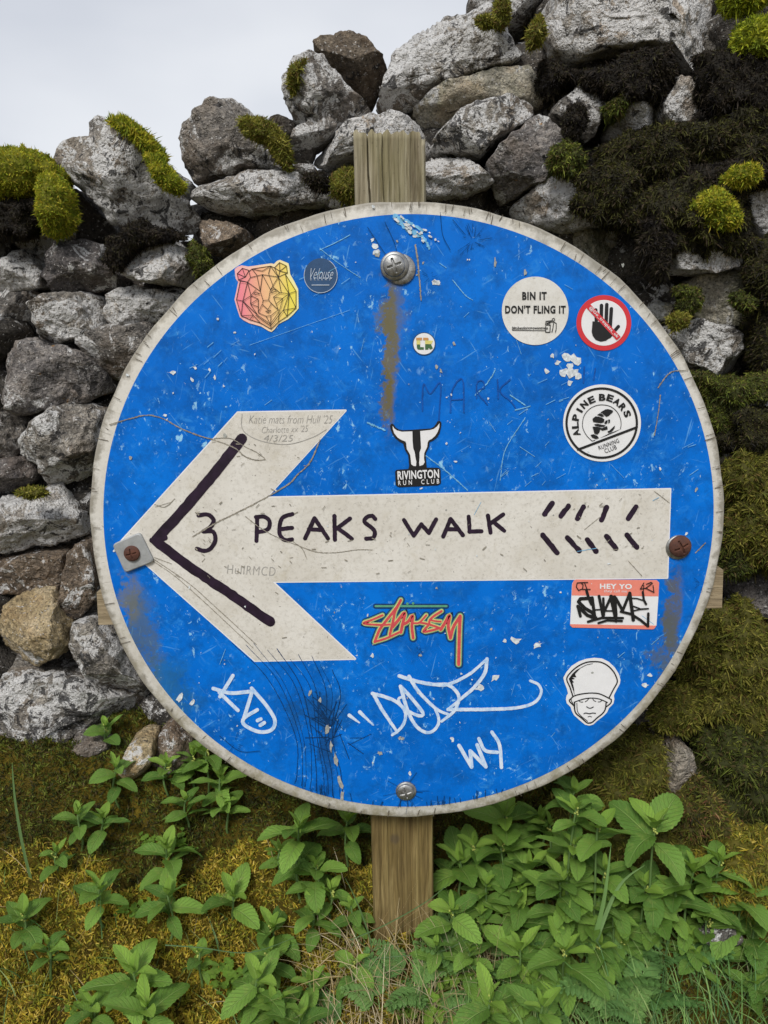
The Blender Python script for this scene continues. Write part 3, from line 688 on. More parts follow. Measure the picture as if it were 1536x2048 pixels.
# moss carpet on the ground
rs = np.random.RandomState(11)
def ground_pts(n, x0, x1, y0, y1):
    x = rs.uniform(x0, x1, n); y = rs.uniform(y0, y1, n)
    p = np.stack([x * 28, y * 28, np.zeros(n)], 1)
    z = terrain(x, y) + .015 * fbm(p, 3) * np.exp(-((x / 1.5) ** 2 + ((y - .9) / 1.5) ** 2))
    return np.stack([x, y, z], 1)
gp = np.concatenate([ground_pts(210000, -.62, .62, .74, 1.20), ground_pts(16000, -.9, .9, .6, 1.2)])
zone = fbm(gp * 7 + 4, 3)
gold = (gp[:, 0] < .03 + .06 * zone) & (gp[:, 1] < 1.0 + .05 * zone + .04 * gp[:, 0])
nrm = np.tile(np.array([0, -.45, .9]), (len(gp), 1))
nrm[:, :2] += rs.normal(0, .25, (len(gp), 2))
for nm, msk, pal, lab, L in (('carpet_moss', gold, 'gold', 'golden moss carpet on the bank left of the post', .0085),
                          ('carpet_moss', ~gold, 'dolive', 'dark olive moss on the soil along the wall foot and round the post', .0085)):
    q = gp[msk]; z = zone[msk]
    if pal == 'gold':
        keep = rs.rand(len(q)) < .95
    else:
        keep = rs.rand(len(q)) < .7
    fv, ff, fc = fronds(rs, q[keep], nrm[msk][keep], L, .0009, PAL[pal], .3, .8, .2)
    if pal == 'gold':
        g2 = rs.rand(len(q[keep])) < np.clip(.08 + .5 * fbm(q[keep] * 13 + 3, 2), 0, .6)
        gc = np.array(PAL['olive'])[rs.randint(0, 6, len(q[keep]))]
        fc = np.where(np.repeat(g2, 5)[:, None], np.repeat(gc, 5, 0), fc)
    tag(mkobj(nm, fv, ff, M['frond'], cols=fc), lab, 'moss', kind='stuff')

# ------------------------------------------------------------------ the sign
def circ4(l, r, t, b):
    """centre and radius on the sign plane from the four extreme pixels"""
    L_, R_, T_, B_ = S(*l), S(*r), S(*t), S(*b)
    return ((L_[0] + R_[0]) / 2, (T_[2] + B_[2]) / 2, ((R_[0] - L_[0]) + (T_[2] - B_[2])) / 4)
OX, OZ, OR = circ4((177, 1020), (1451, 1010), (805, 401), (812, 1635))
BX, BZ, BR = circ4((202, 1020), (1433, 1010), (803, 431), (815, 1611))
BASE = P(809, 1905, .903)
sign = empty('road_sign', (BASE[0], .94, BASE[2]), 'round blue road sign with white left arrow and stickers on wooden post', 'sign')

# ---- materials of the sign
def sx(px, py): a = S(px, py); return a[0] - OX, a[2] - OZ
def blob(g, X, Z, cx, cz, rx, rz):
    a = g.math('DIVIDE', g.math('SUBTRACT', X, cx), rx); b = g.math('DIVIDE', g.math('SUBTRACT', Z, cz), rz)
    d = g.math('ADD', g.mul(a, a), g.mul(b, b))
    return g.rng(d, 1.0, .25)
def blue_mat():
    g = G('blue_reflective_sheet'); v = g.tc.outputs['Object']
    sp = g.n('SeparateXYZ', None, Vector=v); X, Z = sp.outputs[0], sp.outputs[2]
    n1 = g.noise(v, 9, 5, .6)
    col = g.ramp(n1, [(.3, (.001, .115, .50)), (.5, (.001, .145, .61)), (.7, (.001, .175, .70))])
    col = g.mix(g.rng(g.noise(g.mapping(v, loc=(3, 0, 1)), 34, 6, .72), .46, .72), col, (.003, .085, .34))
    # worn, bleached areas
    clus = g.rng(g.noise(g.mapping(v, loc=(7, 0, 2)), 10, 4, .65), .42, .66)
    soft = g.rng(g.noise(v, 60, 7, .74, .8), .53, .70)
    col = g.mix(g.mul(g.mul(soft, g.rng(clus, 0., 1., .2, 1.)), .75), col, (.05, .33, .78))
    # pale specks and flakes
    fl = g.rng(g.noise(g.mapping(v, scale=(1, 1, .62)), 105, 8, .72, .6), .595, .63)
    flm = g.mul(fl, g.rng(clus, .15, .6, .0, 1.))
    col = g.mix(g.mul(flm, .85), col, (.34, .66, .86))
    fl2 = g.rng(g.noise(g.mapping(v, loc=(2, 5, 1)), 70, 9, .7, .4), .685, .70)
    col = g.mix(g.mul(fl2, .9), col, (.58, .68, .70))
    fl3 = g.rng(g.noise(g.mapping(v, loc=(6, 5, 3)), 210, 4, .6), .69, .715)
    col = g.mix(g.mul(fl3, .8), col, (.45, .72, .86))
    # fine scratches in a few directions
    for k, (a, th, sc) in enumerate(((.55, .69, 330), (-.95, .70, 360), (1.35, .69, 340), (-.25, .71, 380), (2.2, .70, 350))):
        w = g.mapping(g.mapping(v, rot=(0, a, 0), loc=(k * 3.1, 0, k)), scale=(.06, 1, 1))
        s_ = g.rng(g.noise(w, sc, 2, .5, .0), th, th + .02)
        brk = g.rng(g.noise(g.mapping(v, loc=(k, 0, 3 * k)), 12, 3, .5), .47, .60)
        col = g.mix(g.mul(g.mul(s_, brk), .38), col, (.18, .50, .84))
    # algae and rust runs below the bolts
    nz = g.noise(v, 150, 6, .75); nb = g.noise(v, 30, 5, .7)
    def stain(px, py, rx, rz, colr, amt):
        nonlocal col
        cx, cz = sx(px, py)
        m = blob(g, g.math('ADD', X, g.math('ADD', g.mul(g.math('SUBTRACT', nb, .5), rx * 3.2), g.mul(g.math('SUBTRACT', nz, .5), rx * 1.6))), Z, cx, cz, rx, rz)
        m = g.mul(m, g.rng(g.math('ADD', g.math('ADD', g.mul(nz, .5), g.mul(nb, .45)), g.mul(m, .16)), .50, .62))
        col = g.mix(g.mul(m, amt), col, colr)
    stain(782, 690, .012, .095, (.17, .135, .035), .85)
    stain(786, 620, .020, .060, (.15, .13, .04), .5)
    stain(775, 800, .010, .050, (.15, .12, .03), .8)
    stain(285, 1290, .030, .100, (.10, .12, .06), .6)
    stain(262, 1195, .020, .045, (.18, .17, .10), .6)
    stain(330, 1380, .05, .06, (.03, .12, .14), .45)
    stain(1345, 1230, .014, .080, (.12, .11, .07), .8)
    stain(1335, 1310, .022, .070, (.10, .11, .08), .6)
    stain(1120, 735, .030, .016, (.6, .62, .63), .0)
    stain(655, 1480, .016, .090, (.01, .035, .08), .55)
    stain(640, 1420, .050, .040, (.01, .06, .16), .5)
    h = g.math('ADD', g.mul(nz, .25), g.mul(n1, .2))
    return g.end(g.bsdf(col, g.rng(soft, 0, 1, .38, .6), g.bump(h, .12, .002), .18))
def white_mat(name, speck=1.0, base=(.66, .635, .585), rimx=False):
    g = G(name); v = g.tc.outputs['Object']
    n = g.noise(v, 14, 6, .6)
    col = g.mix(1., base, g.ramp(n, [(.3, (.86, .84, .80)), (.6, (1.04, 1.04, 1.04))]), 'MULTIPLY')
    m = g.rng(g.noise(v, 190, 8, .75), .50, .66)
    col = g.mix(g.mul(m, .42 * speck), col, (.30, .27, .22))
    m = g.rng(g.noise(g.mapping(v, loc=(4, 4, 4)), 30, 9, .75, .6), .56, .74)
    col = g.mix(g.mul(m, .42 * speck), col, (.40, .34, .20))
    m = g.rng(g.noise(g.mapping(v, loc=(1, 4, 9)), 330, 4, .6), .665, .70)
    col = g.mix(g.mul(m, .75 * speck), col, (.13, .11, .09))
    m = g.rng(g.noise(g.mapping(v, loc=(9, 4, 1), scale=(1, 1, .5)), 75, 6, .65, .8), .685, .71)
    col = g.mix(g.mul(m, .7 * speck), col, (.20, .18, .15))
    nm = g.bump(g.noise(v, 150, 5, .6), .15, .002)
    if rimx:
        sp = g.n('SeparateXYZ', None, Vector=v); X, Z = sp.outputs[0], sp.outputs[2]
        r = g.math('SQRT', g.math('ADD', g.mul(X, X), g.mul(Z, Z)))
        ang = g.math('ARCTAN2', Z, X)
        pol = g.n('CombineXYZ', None, X=g.mul(ang, .375), Y=g.mul(r, .12), Z=0.).outputs[0]
        edge = g.rng(g.math('ADD', r, g.mul(g.math('SUBTRACT', g.noise(v, 60, 6, .7), .5), .030)), OR - .008, OR - .002)
        col = g.mix(g.mul(edge, .75), col, (.19, .17, .13))
        ln = g.rng(g.noise(pol, 210, 2, .5), .66, .70)
        brk = g.rng(g.noise(g.mapping(v, loc=(2, 0, 5)), 11, 3, .5), .47, .6)
        col = g.mix(g.mul(g.mul(ln, brk), .8), col, (.13, .11, .08))
        alg = g.mul(g.rng(Z, .0, -.28), g.rng(g.noise(v, 45, 8, .75), .46, .60))
        col = g.mix(g.mul(alg, .6), col, (.27, .24, .14))
        gr = g.mul(g.rng(Z, .12, .33), g.rng(g.noise(v, 28, 8, .7), .46, .62))
        col = g.mix(g.mul(gr, .75), col, (.25, .235, .20))
    return g.end(g.bsdf(col, .6, nm, .3))
M['blue'] = blue_mat()
M['arrow'] = white_mat('white_arrow_sheet', .9)
M['rim'] = white_mat('white_rim_sheet', .75, (.62, .60, .555), True)
M['backmetal'] = plain('dull_aluminium', (.35, .35, .35), .5, .5, metal=.8)
M['ink'] = plain('purple_black_marker', (.018, .008, .022), .45, .4, .5, 90)
M['black'] = plain('black_print', (.012, .012, .013), .45, .4)
M['stick_white'] = plain('white_vinyl', (.76, .76, .77), .4, .4, .04, 60, .1)
M['stick_dirty'] = white_mat('soiled_white_vinyl', .6, (.70, .69, .66))
M['stick_red'] = plain('red_print', (.60, .035, .045), .4, .4, .06)
M['coral'] = plain('coral_print', (.78, .24, .18), .4, .4, .05)
M['navy'] = plain('navy_vinyl', (.028, .075, .17), .4, .4, .18, 60)
M['pale_print'] = plain('pale_silver_print', (.45, .52, .62), .4, .4, .15)
M['dark_trace'] = plain('faint_dark_marker', (.003, .075, .35), .5, .3, .3, 60)
M['pencil'] = plain('pencil', (.36, .345, .32), .6, .2, .2)
M['lightscr'] = plain('pale_scratch', (.16, .42, .66), .6, .2, .35, 200)
M['chip'] = plain('bare_chip', (.60, .64, .66), .7, .2, .35, 260)
M['chipgrey'] = plain('grey_chip', (.33, .335, .31), .7, .2, .4, 260)
M['crack'] = plain('dirt_in_cracks', (.006, .035, .11), .8, .1, .4)
M['crackbr'] = plain('dirt_in_rim_cracks', (.12, .10, .075), .8, .1, .4)
M['trail'] = plain('dried_snail_trail', (.27, .245, .20), .8, .1, .5, 240)
M['s_red'] = plain('logo_red', (.58, .075, .085), .45, .4, .15)
M['s_yel'] = plain('logo_yellow', (.62, .56, .22), .45, .4, .12)
M['s_grn'] = plain('logo_green', (.10, .33, .20), .45, .4, .15)
M['s_navy'] = plain('logo_navy', (.006, .035, .14), .5, .4, .2)
M['er_or'] = plain('print_orange', (.55, .27, .09), .45)
M['er_ye'] = plain('print_yellow', (.66, .60, .18), .45)
M['er_gr'] = plain('print_green', (.05, .13, .05), .45)
def marker_white():
    g = G('white_paint_marker'); v = g.tc.outputs['Object']
    n = g.noise(g.mapping(v, scale=(1, 1, .7)), 130, 6, .7)
    c = g.ramp(n, [(.34, (.30, .50, .78)), (.52, (.60, .70, .84)), (.7, (.74, .78, .84))])
    return g.end(g.bsdf(c, .5, None, .4))
M['wmark'] = marker_white()
def bear_grad():
    g = G('pink_to_yellow_vinyl'); v = g.tc.outputs['Object']
    X = g.n('SeparateXYZ', None, Vector=v).outputs[0]
    c = g.ramp(g.rng(X, -.032, .032), [(.08, (.86, .25, .30)), (.42, (.86, .46, .26)), (.60, (.86, .55, .26)), (.92, (.85, .72, .10))])
    return g.end(g.bsdf(c, .42, None, .4))
M['bear'] = bear_grad()
def bear_edge():
    g = G('pale_pink_to_yellow_border'); v = g.tc.outputs['Object']
    X = g.n('SeparateXYZ', None, Vector=v).outputs[0]
    c = g.ramp(g.rng(X, -.036, .036), [(.1, (.86, .45, .45)), (.5, (.88, .66, .45)), (.9, (.86, .80, .38))])
    return g.end(g.bsdf(c, .42, None, .4))
M['bear_edge'] = bear_edge()
def metal_mat(name, a, b, rough=.45, metal=.9, sc=140):
    g = G(name); v = g.tc.outputs['Object']
    n = g.noise(v, sc, 7, .7)
    c = g.ramp(n, [(.35, a), (.65, b)])
    return g.end(g.bsdf(c, g.rng(n, .3, .7, rough - .1, rough + .2), g.bump(n, .3, .001), .5, metal))
M['zinc'] = metal_mat('weathered_zinc', (.22, .22, .22), (.42, .42, .41), .42, .85)
M['plate'] = metal_mat('galvanised_plate', (.30, .31, .31), (.42, .43, .43), .6, .35, 60)
M['rust'] = metal_mat('rust', (.055, .022, .016), (.13, .05, .03), .8, .1, 120)

# ---- flat lettering and line work on the sign plane
class Art:
    """collects flat shapes given in photograph pixels and lays them on the sign's face"""
    def __init__(s, lift): s.V = []; s.F = []; s.l = lift
    def add(s, pts, tris):
        s.l += 0.000012
        k = len(s.V)
        s.V += [S(x, y, s.l) for x, y in pts]
        s.F += [tuple(k + i for i in t) for t in tris]
    def poly(s, pts, *holes):
        loops = [list(pts)] + [list(h) for h in holes]
        vec = [[Vector((x, -y, 0)) for x, y in lp] for lp in loops]
        tr = tessellate_polygon(vec)
        s.add([p for lp in loops for p in lp], tr); return s
    def ell(s, cx, cy, rx, ry=None, hole=None, n=64, a0=0, a1=360):
        ry = rx if ry is None else ry
        th = np.linspace(R(a0), R(a1), n + 1)
        o = [(cx + rx * math.cos(t), cy + ry * math.sin(t)) for t in th]
        if hole:
            i = [(cx + rx * hole * math.cos(t), cy + ry * hole * math.sin(t)) for t in th]
            k = n + 1
            s.add(o + i, [(j, j + 1, k + j + 1, k + j) for j in range(n)])
        else:
            s.add(o[:-1], [tuple(range(n))])
        return s
    def line(s, pts, w, smooth=False, rs=None, taper=0.0, closed=False, wob=0.0):
        pts = [np.array(p, float) for p in pts]
        if closed: pts = pts + [pts[0]]
        if not smooth:
            for a, b in zip(pts[:-1], pts[1:]): s._cap([a, b], w, rs, taper, wob)
            return s
        P4 = [2 * pts[0] - pts[1]] + pts + [2 * pts[-1] - pts[-2]]
        out = []
        for i in range(1, len(P4) - 2):
            p0, p1, p2, p3 = P4[i - 1:i + 3]
            m = max(3, int(np.linalg.norm(p2 - p1) / max(2.0, w * .45)))
            for k in range(m):
                t = k / m
                out.append(.5 * ((2 * p1) + (-p0 + p2) * t + (2 * p0 - 5 * p1 + 4 * p2 - p3) * t * t + (-p0 + 3 * p1 - 3 * p2 + p3) * t ** 3))
        out.append(pts[-1])
        s._cap(out, w, rs, taper, wob); return s
    def _cap(s, c, w, rs, taper, wob):
        if wob and rs is not None and len(c) == 2:
            m = max(3, int(np.linalg.norm(c[1] - c[0]) / (w * .5)))
            c = [c[0] + (c[1] - c[0]) * k / m for k in range(m + 1)]
        c = np.array(c); n = len(c)
        t = np.gradient(c, axis=0); t /= np.linalg.norm(t, axis=1)[:, None] + 1e-9
        nr = np.stack([-t[:, 1], t[:, 0]], 1)
        hw = np.full(n, w / 2.)
        if taper: hw *= 1 - taper * np.linspace(0, 1, n) ** 2
        wl, wr = hw.copy(), hw.copy()
        if wob and rs is not None:
            wl = wl * (1 + wob * rs.normal(size=n)); wr = wr * (1 + wob * rs.normal(size=n))
        Lp = c + nr * wl[:, None]; Rp = c - nr * wr[:, None]
        pts = [tuple(p) for p in Lp] + [tuple(p) for p in Rp]
        F = [(i, i + 1, n + i + 1, n + i) for i in range(n - 1)]
        for e, sg in ((0, -1), (n - 1, 1)):            # rounded ends
            k = len(pts); h = hw[e]
            cap = [tuple(c[e] + nr[e] * h * math.cos(a) + sg * t[e] * h * math.sin(a)) for a in np.linspace(0, math.pi, 7)[1:-1]]
            pts += cap
            F.append(tuple([e] + list(range(k, k + len(cap))) + [n + e]))
        s.add(pts, F)
    def text(s, body, cx, cy, w, h, rot=0., shear=0.):
        v, f = TX[body]
        v = v.copy()
        lo, hi = v.min(0), v.max(0)
        v = (v - (lo + hi) / 2) / (hi - lo)
        q = np.stack([v[:, 0] * w + v[:, 1] * h * shear, -v[:, 1] * h], 1)
        c, s_ = math.cos(R(rot)), math.sin(R(rot))
        q = np.stack([q[:, 0] * c - q[:, 1] * s_ + cx, q[:, 0] * s_ + q[:, 1] * c + cy], 1)
        s.add([tuple(p) for p in q], f); return s
    def build(s, name, mat, parent, label=None, origin=None):
        V = np.array(s.V)
        me_F = []
        for f in s.F:                                   # faces look towards the road
            a, b, c = V[f[0]], V[f[1]], V[f[2]]
            nrm = np.cross(b - a, c - a)
            me_F.append(f if nrm[1] < 0 else tuple(reversed(f)))
        o = mkobj(name, V, me_F, mat, parent, origin, smooth=False)
        if label: o['label'] = label
        return o
_bold = {}
def prep_text(items):
    obs = []
    for b, off, sp in items:
        cu = bpy.data.curves.new('t', 'FONT'); cu.body = b; cu.size = 1; cu.offset = off; cu.space_character = sp
        cu.resolution_u = 3; cu.dimensions = '2D'; cu.fill_mode = 'FRONT'
        o = bpy.data.objects.new('t', cu); COL.objects.link(o); obs.append((b, o))
    dg = bpy.context.evaluated_depsgraph_get()
    out = {}
    for b, o in obs:
        me = bpy.data.meshes.new_from_object(o.evaluated_get(dg))
        out[b] = (np.array([v.co[:2] for v in me.vertices]), [tuple(p.vertices) for p in me.polygons])
        bpy.data.meshes.remove(me)
    for b, o in obs:
        cu = o.data; bpy.data.objects.remove(o); bpy.data.curves.remove(cu)
    return out
TX = prep_text([('BIN IT', .04, 1.15), ("DON'T FLING IT", .038, 1.12), ('#tubesdontgrowontrees', .02, 1.), ('@Go_trespass_uk', .012, 1.05),
    ('RUNNING', .0, 1.1), ('CLUB', .0, 1.1), ('RIVINGTON', .028, 1.08), ('RUN  CLUB', .01, 1.8), ('HEY YO', .035, 1.1), ('they call me', .0, 1.1),
    ('Velouse', -.008, 1.0), ('ELLERS', .0, 1.9), ('Katie mats from Hull \'25', -.015, 1.), ('Charlotte xx \'25', -.015, 1.), ('4/3/25', -.01, 1.), ('HullRMCD', -.01, 1.15),
    ] + [(c, .045, 1.) for c in 'ALPINEBRS'])
L0, L1, L2, L3 = .0004, .0008, .0012, .0018            # heights above the panel: sheet, arrow, stickers, print
rsA = np.random.RandomState(5)

# ---- panel, blue face, arrow
def disc_panel():
    prof = [(0, 0), (OR * .5, 0), (OR - .0022, 0), (OR - .0007, .0006), (OR, .0022), (OR, .0042), (OR - .0015, .0055), (0, .0055)]
    n = 160; V = [(OX, DS, OZ)]; F = []
    rings = []
    for r, d in prof[1:-1]:
        k = len(V)
        for j in range(n):
            a = 2 * math.pi * j / n
            rr = r * (1 + (.0016 * math.sin(a * 7 + 1) + .0014 * math.sin(a * 23) + .0011 * math.sin(a * 41 + 2)) * (r > OR * .9))
            V.append((OX + rr * math.cos(a), DS + d, OZ + rr * math.sin(a)))
        rings.append(k)
    V.append((OX, DS + .0055, OZ))
    for j in range(n):
        F.append((0, rings[0] + j, rings[0] + (j + 1) % n))
    for a, b in zip(rings[:-1], rings[1:]):
        for j in range(n): F.append((a + j, b + j, b + (j + 1) % n, a + (j + 1) % n))
    for j in range(n): F.append((rings[-1] + j, len(V) - 1, rings[-1] + (j + 1) % n))
    return V, F
V, F = disc_panel()
mkobj('sign_panel', V, F, M['rim'], sign, (OX, DS, OZ), smooth=True)['label'] = 'stained white rim of the round sign'
a = Art(L0)
nB = 180
th = np.linspace(0, 2 * math.pi, nB, endpoint=False)
bl = [(BX + BR * math.cos(t), DS - L0, BZ + BR * math.sin(t)) for t in th]
V = np.array([(BX, DS - L0, BZ)] + bl)
mkobj('blue_face', V, [(0, 1 + (j + 1) % nB, 1 + j)[::-1] for j in range(nB)], M['blue'], sign, (OX, DS, OZ), smooth=False)['label'] = 'scratched blue face of the round sign'
ARROW = [(475.5, 825), (691, 821), (532.5, 995), (1340, 978), (1334, 1155), (545.5, 1163), (710, 1317), (510, 1321), (242, 1083)]
a = Art(L1); a.poly(ARROW); a.build('arrow', M['arrow'], sign, 'speckled white arrow pointing left', (OX, DS, OZ))
a = Art(L1 - .00015)                                   # bright clean edge where the sheet was cut
a.line(ARROW, 4.5, closed=True); a.build('arrow_border', M['stick_white'], sign)

# ---- marker on the arrow
a = Art(L2); w = 21
a.line([(484, 877), (430, 945), (375, 1010), (312, 1080)], w, True, rsA, wob=.045)
a.line([(313, 1082), (380, 1133), (465, 1190), (541, 1243)], w * .92, True, rsA, wob=.045)
a.line([(305, 1080), (330, 1075)], 12, rs=rsA, wob=.1)
a.build('drawn_chevron', M['ink'], sign, 'thick purple-black marker chevron on the arrow head')
def zA(pts): return zz(480, 980, 2.648, pts)
def zC(pts): return zz(220, 800, 3.072, pts)
def zD(pts): return zz(1040, 960, 3.657, pts)
LET = {'3': [[(545,708),(600,702),(638,735),(618,780),(575,806)], [(575,806),(635,808),(648,860),(620,910),(580,925),(535,912)]]}
a = Art(L2)
for st in LET['3']: a.line(zC(st), 8.5, True, rsA, wob=.05)
hw = a.build('handwriting', M['ink'], sign, 'hand-lettered purple-black numeral 3 on the arrow')
for lt_ in [[[(88,268),(90,200),(92,150)], [(85,142),(130,140),(156,162),(154,198),(130,214),(100,220)]],
    [[(278,126),(225,146),(210,200),(214,240),(240,264),(276,260)], [(212,205),(276,199)]],
    [[(395,148),(345,255)], [(395,148),(466,255)], [(365,206),(432,210)]],
    [[(500,136),(503,262)], [(583,150),(510,205)], [(515,198),(592,256)]],
    [[(716,152),(700,136),(672,142),(658,166),(690,192),(714,220),(705,252),(668,256)]],
    [[(868,158),(920,240)], [(920,240),(960,180)], [(960,180),(1000,226)], [(1000,226),(1038,154)]],
    [[(1115,152),(1076,245)], [(1115,152),(1180,238)], [(1092,206),(1150,206)]],
    [[(1210,140),(1216,220)], [(1214,219),(1278,217)]],
    [[(1312,134),(1326,224)], [(1393,128),(1326,176)], [(1338,166),(1398,214)]]]:
    a = Art(L2)
    for st in lt_: a.line(zA(st), 8.4, len(st) > 2, rsA, wob=.05)
    a.build('drawn_letter', M['ink'], sign)
for st in [[(235,168),(178,248)], [(352,188),(298,262)], [(462,195),(418,280)], [(632,198),(594,290)], [(846,195),(790,280)],
           [(165,400),(270,530)], [(345,420),(432,516)], [(490,435),(555,520)], [(630,410),(700,498)], [(780,400),(852,490)]]:
    a = Art(L2); a.line(zD(st), 10.5, False, rsA, wob=.09); a.build('drawn_dash', M['ink'], sign)
a = Art(L2)
a.text("Katie mats from Hull '25", 582, 838, 165, 17, 0, .2).text("Charlotte xx '25", 570, 858, 92, 13, -2, .2).text('4/3/25', 557, 876, 58, 13, 0, .2)
a.line(zC([(812, 85), (812, 170), (860, 220), (960, 258), (1100, 270), (1240, 230), (1330, 180)]), 1.3, True)
a.build('pencil_note', M['pencil'], sign, 'faint pencil note in the upper barb of the arrow')
a = Art(L2); a.text('HullRMCD', 503, 1140, 96, 18, 3, .05); a.build('pencil_note', M['pencil'], sign, 'faint pencil capitals below the marker words')

# ---- white paint-marker tags and the faint dark name
def zG(pts): return zz(680, 1300, 3.657, pts)
def zK(pts): return zz(400, 1300, 1.786, pts)
a = Art(L2)
for st in [[(248,322),(300,420),(360,510),(415,592)], [(237,315),(330,340),(420,380),(478,450),(468,530),(425,588),(382,618)],
   [(442,262),(488,420),(540,530),(600,588),(660,598),(708,560),(722,500),(695,425)], [(450,270),(520,345),(605,455),(585,478),(510,450),(445,400),(428,355),(455,340)],
   [(505,190),(560,282),(640,370),(720,438),(792,468)], [(432,186),(560,226),(700,250),(800,245),(950,170),(1074,62)],
   [(1074,62),(1058,165),(980,270),(900,340),(790,432)], [(790,432),(900,432),(1100,430),(1300,418),(1420,380),(1470,310),(1450,250),(1390,222)],
   [(705,248),(790,252),(858,310),(866,370),(828,450),(742,518)]]:
    a.line(zG(st), 7.2, True, rsA, wob=.05, taper=.25)
for st in [[(68,474),(142,528)], [(145,450),(243,545)]]: a.line(zG(st), 7.5, False, rsA, taper=.6)
a.build('paint_tag', M['wmark'], sign, 'long looping white paint tag low on the blue face')
a = Art(L2)
for st in [[(870,695),(962,852)], [(962,852),(952,735)], [(952,735),(1066,850)], [(1066,850),(1002,690)]]: a.line(zG(st), 7.5, False, rsA)
a.line(zG([(1015,645),(1060,730),(1150,745)]), 7., True, rsA); a.line(zG([(1110,597),(1165,690),(1180,855)]), 7., True, rsA)
a.build('paint_tag', M['wmark'], sign, 'white paint letters WY')
a = Art(L2)
for st in [[(118,90),(72,165)], [(48,136),(110,152),(186,146)], [(70,150),(136,214)], [(185,135),(240,200),(268,250),(255,284),(210,290),(160,266),(158,242),(205,212)], [(186,150),(158,240)], [(206,250),(218,245)], [(216,267),(230,258)]]:
    a.line(zK(st), 7.4, len(st) > 2, rsA)
a.build('paint_tag', M['wmark'], sign, 'white paint letters KD with a small face')
def zM(pts): return zz(740, 640, 3.2, pts)
for lt_ in [[[(335,580),(335,480),(345,410),(385,470),(450,405),(440,640)]], [[(515,590),(520,470),(560,390),(595,395),(600,590)], [(520,510),(600,505)]],
           [[(680,500),(685,400),(720,390),(730,430),(690,460),(750,540)]], [[(815,380),(820,500)], [(895,380),(830,450),(900,520),(930,560)]], [[(1370,300),(1365,400)]], [[(1440,310),(1430,380)]]]:
    a = Art(L2)
    for st in lt_: a.line(zM(st), 2.7, len(st) > 2, rsA, wob=.2)
    a.build('faint_letter', M['dark_trace'], sign)

# ---- stickers
def stk(name_label):
    return dict(name='sticker', label=name_label)
def zB(pts): return zz(440, 480, 5.12, pts)
o1 = [(152,300),(180,275),(225,260),(290,272),(340,266),(525,240),(555,246),(585,215),(615,204),(660,222),(702,240),(712,280),(720,350),(765,430),(802,505),(806,700),(750,765),(700,810),(640,840),(600,862),(560,915),(530,942),(500,932),(420,884),(300,852),(240,820),(205,790),(175,700),(150,610),(170,520),(188,430),(162,395)]
o2 = [(172,345),(230,284),(300,308),(330,292),(520,262),(558,280),(612,225),(688,264),(698,340),(680,356),(788,522),(786,700),(694,786),(604,846),(526,918),(420,856),(308,822),(214,780),(166,612),(204,428),(186,414)]
a = Art(L2); a.poly(zB(o1)); st = a.build('sticker', M['bear_edge'], sign, 'pink to yellow bear head sticker of thin black polygon lines')
a = Art(L2 + .0002); a.poly(zB(o2)); a.build('colour_panel', M['bear'], st)
a = Art(L3)
for ln in [[(300,325),(330,298),(520,268),(560,285)], [(300,325),(300,312),(232,290),(180,345),(192,410),(285,432)], [(232,290),(262,380),(180,345)], [(262,380),(300,312)], [(262,380),(192,410)],
   [(560,285),(612,232),(682,268),(692,338),(600,380),(560,285)], [(612,232),(615,320),(682,268)], [(615,320),(560,285)], [(615,320),(692,338)], [(615,320),(600,380)],
   [(672,352),(780,525),(780,695),(690,780),(600,840),(525,912),(420,850),(310,815),(220,775),(172,612),(210,425)],
   [(300,325),(315,385),(285,432)], [(315,385),(437,355),(600,380)], [(330,298),(380,360)], [(520,268),(437,320),(330,298)], [(520,268),(500,345)], [(520,268),(600,380)],
   [(437,355),(415,525)], [(437,355),(520,510)], [(285,432),(415,525)], [(380,360),(415,525)], [(285,432),(237,625),(172,612)], [(237,625),(220,775)], [(285,432),(320,570)],
   [(500,345),(550,485)], [(600,380),(520,510)], [(600,380),(710,550),(650,720)], [(600,380),(630,540)], [(672,352),(710,550),(780,525)], [(710,550),(780,695),(650,720)], [(710,550),(690,780)], [(650,720),(690,780)],
   [(237,625),(390,770)], [(237,625),(320,570),(370,510)], [(237,625),(345,770)], [(320,570),(395,605),(395,745),(475,780),(525,775),(600,715),(550,585),(615,540),(550,485),(520,510)], [(320,570),(315,655),(395,605)], [(315,655),(395,685)], [(315,655),(390,770)],
   [(415,525),(445,620),(500,615),(530,650),(495,712),(435,660),(445,620)], [(520,510),(500,615)], [(435,660),(395,745)], [(530,650),(600,715)], [(495,712),(495,735)], [(470,730),(500,745),(525,720),(470,730)],
   [(350,545),(375,535),(410,550),(365,560),(350,545)], [(525,540),(550,510),(578,510),(570,530),(525,540)], [(645,600),(610,735)], [(555,585),(645,600),(580,655)], [(645,600),(710,550),(615,540)],
   [(475,780),(520,860),(525,775)], [(390,770),(520,860),(610,735)], [(370,770),(520,880),(650,720)], [(220,775),(345,770),(310,815)], [(345,770),(420,850)], [(525,912),(520,860)], [(600,840),(610,735)], [(210,425),(285,432)]]:
    a.line(zB(ln), 1.15)
a.build('line_drawing', M['black'], st)

a = Art(L2); a.ell(*zB([(1032, 365)])[0], 170 / 5.12, 178 / 5.12); st = a.build('sticker', M['navy'], sign, 'small round navy sticker with silver script, edge nicked')
a = Art(L3); a.ell(*zB([(1032, 365)])[0], 172 / 5.12, 179 / 5.12, hole=.965, a0=-60, a1=200)
c = zB([(1040, 345)])[0]; a.text('Velouse', c[0], c[1], 48, 21, 0, .28)
c = zB([(1030, 402)])[0]; a.text('ELLERS', c[0], c[1], 40, 4.5)
c = zB([(1030, 462)])[0]; a.line([(c[0] - 17, c[1]), (c[0] + 17, c[1])], 1.6)
a.build('lettering', M['pale_print'], st)

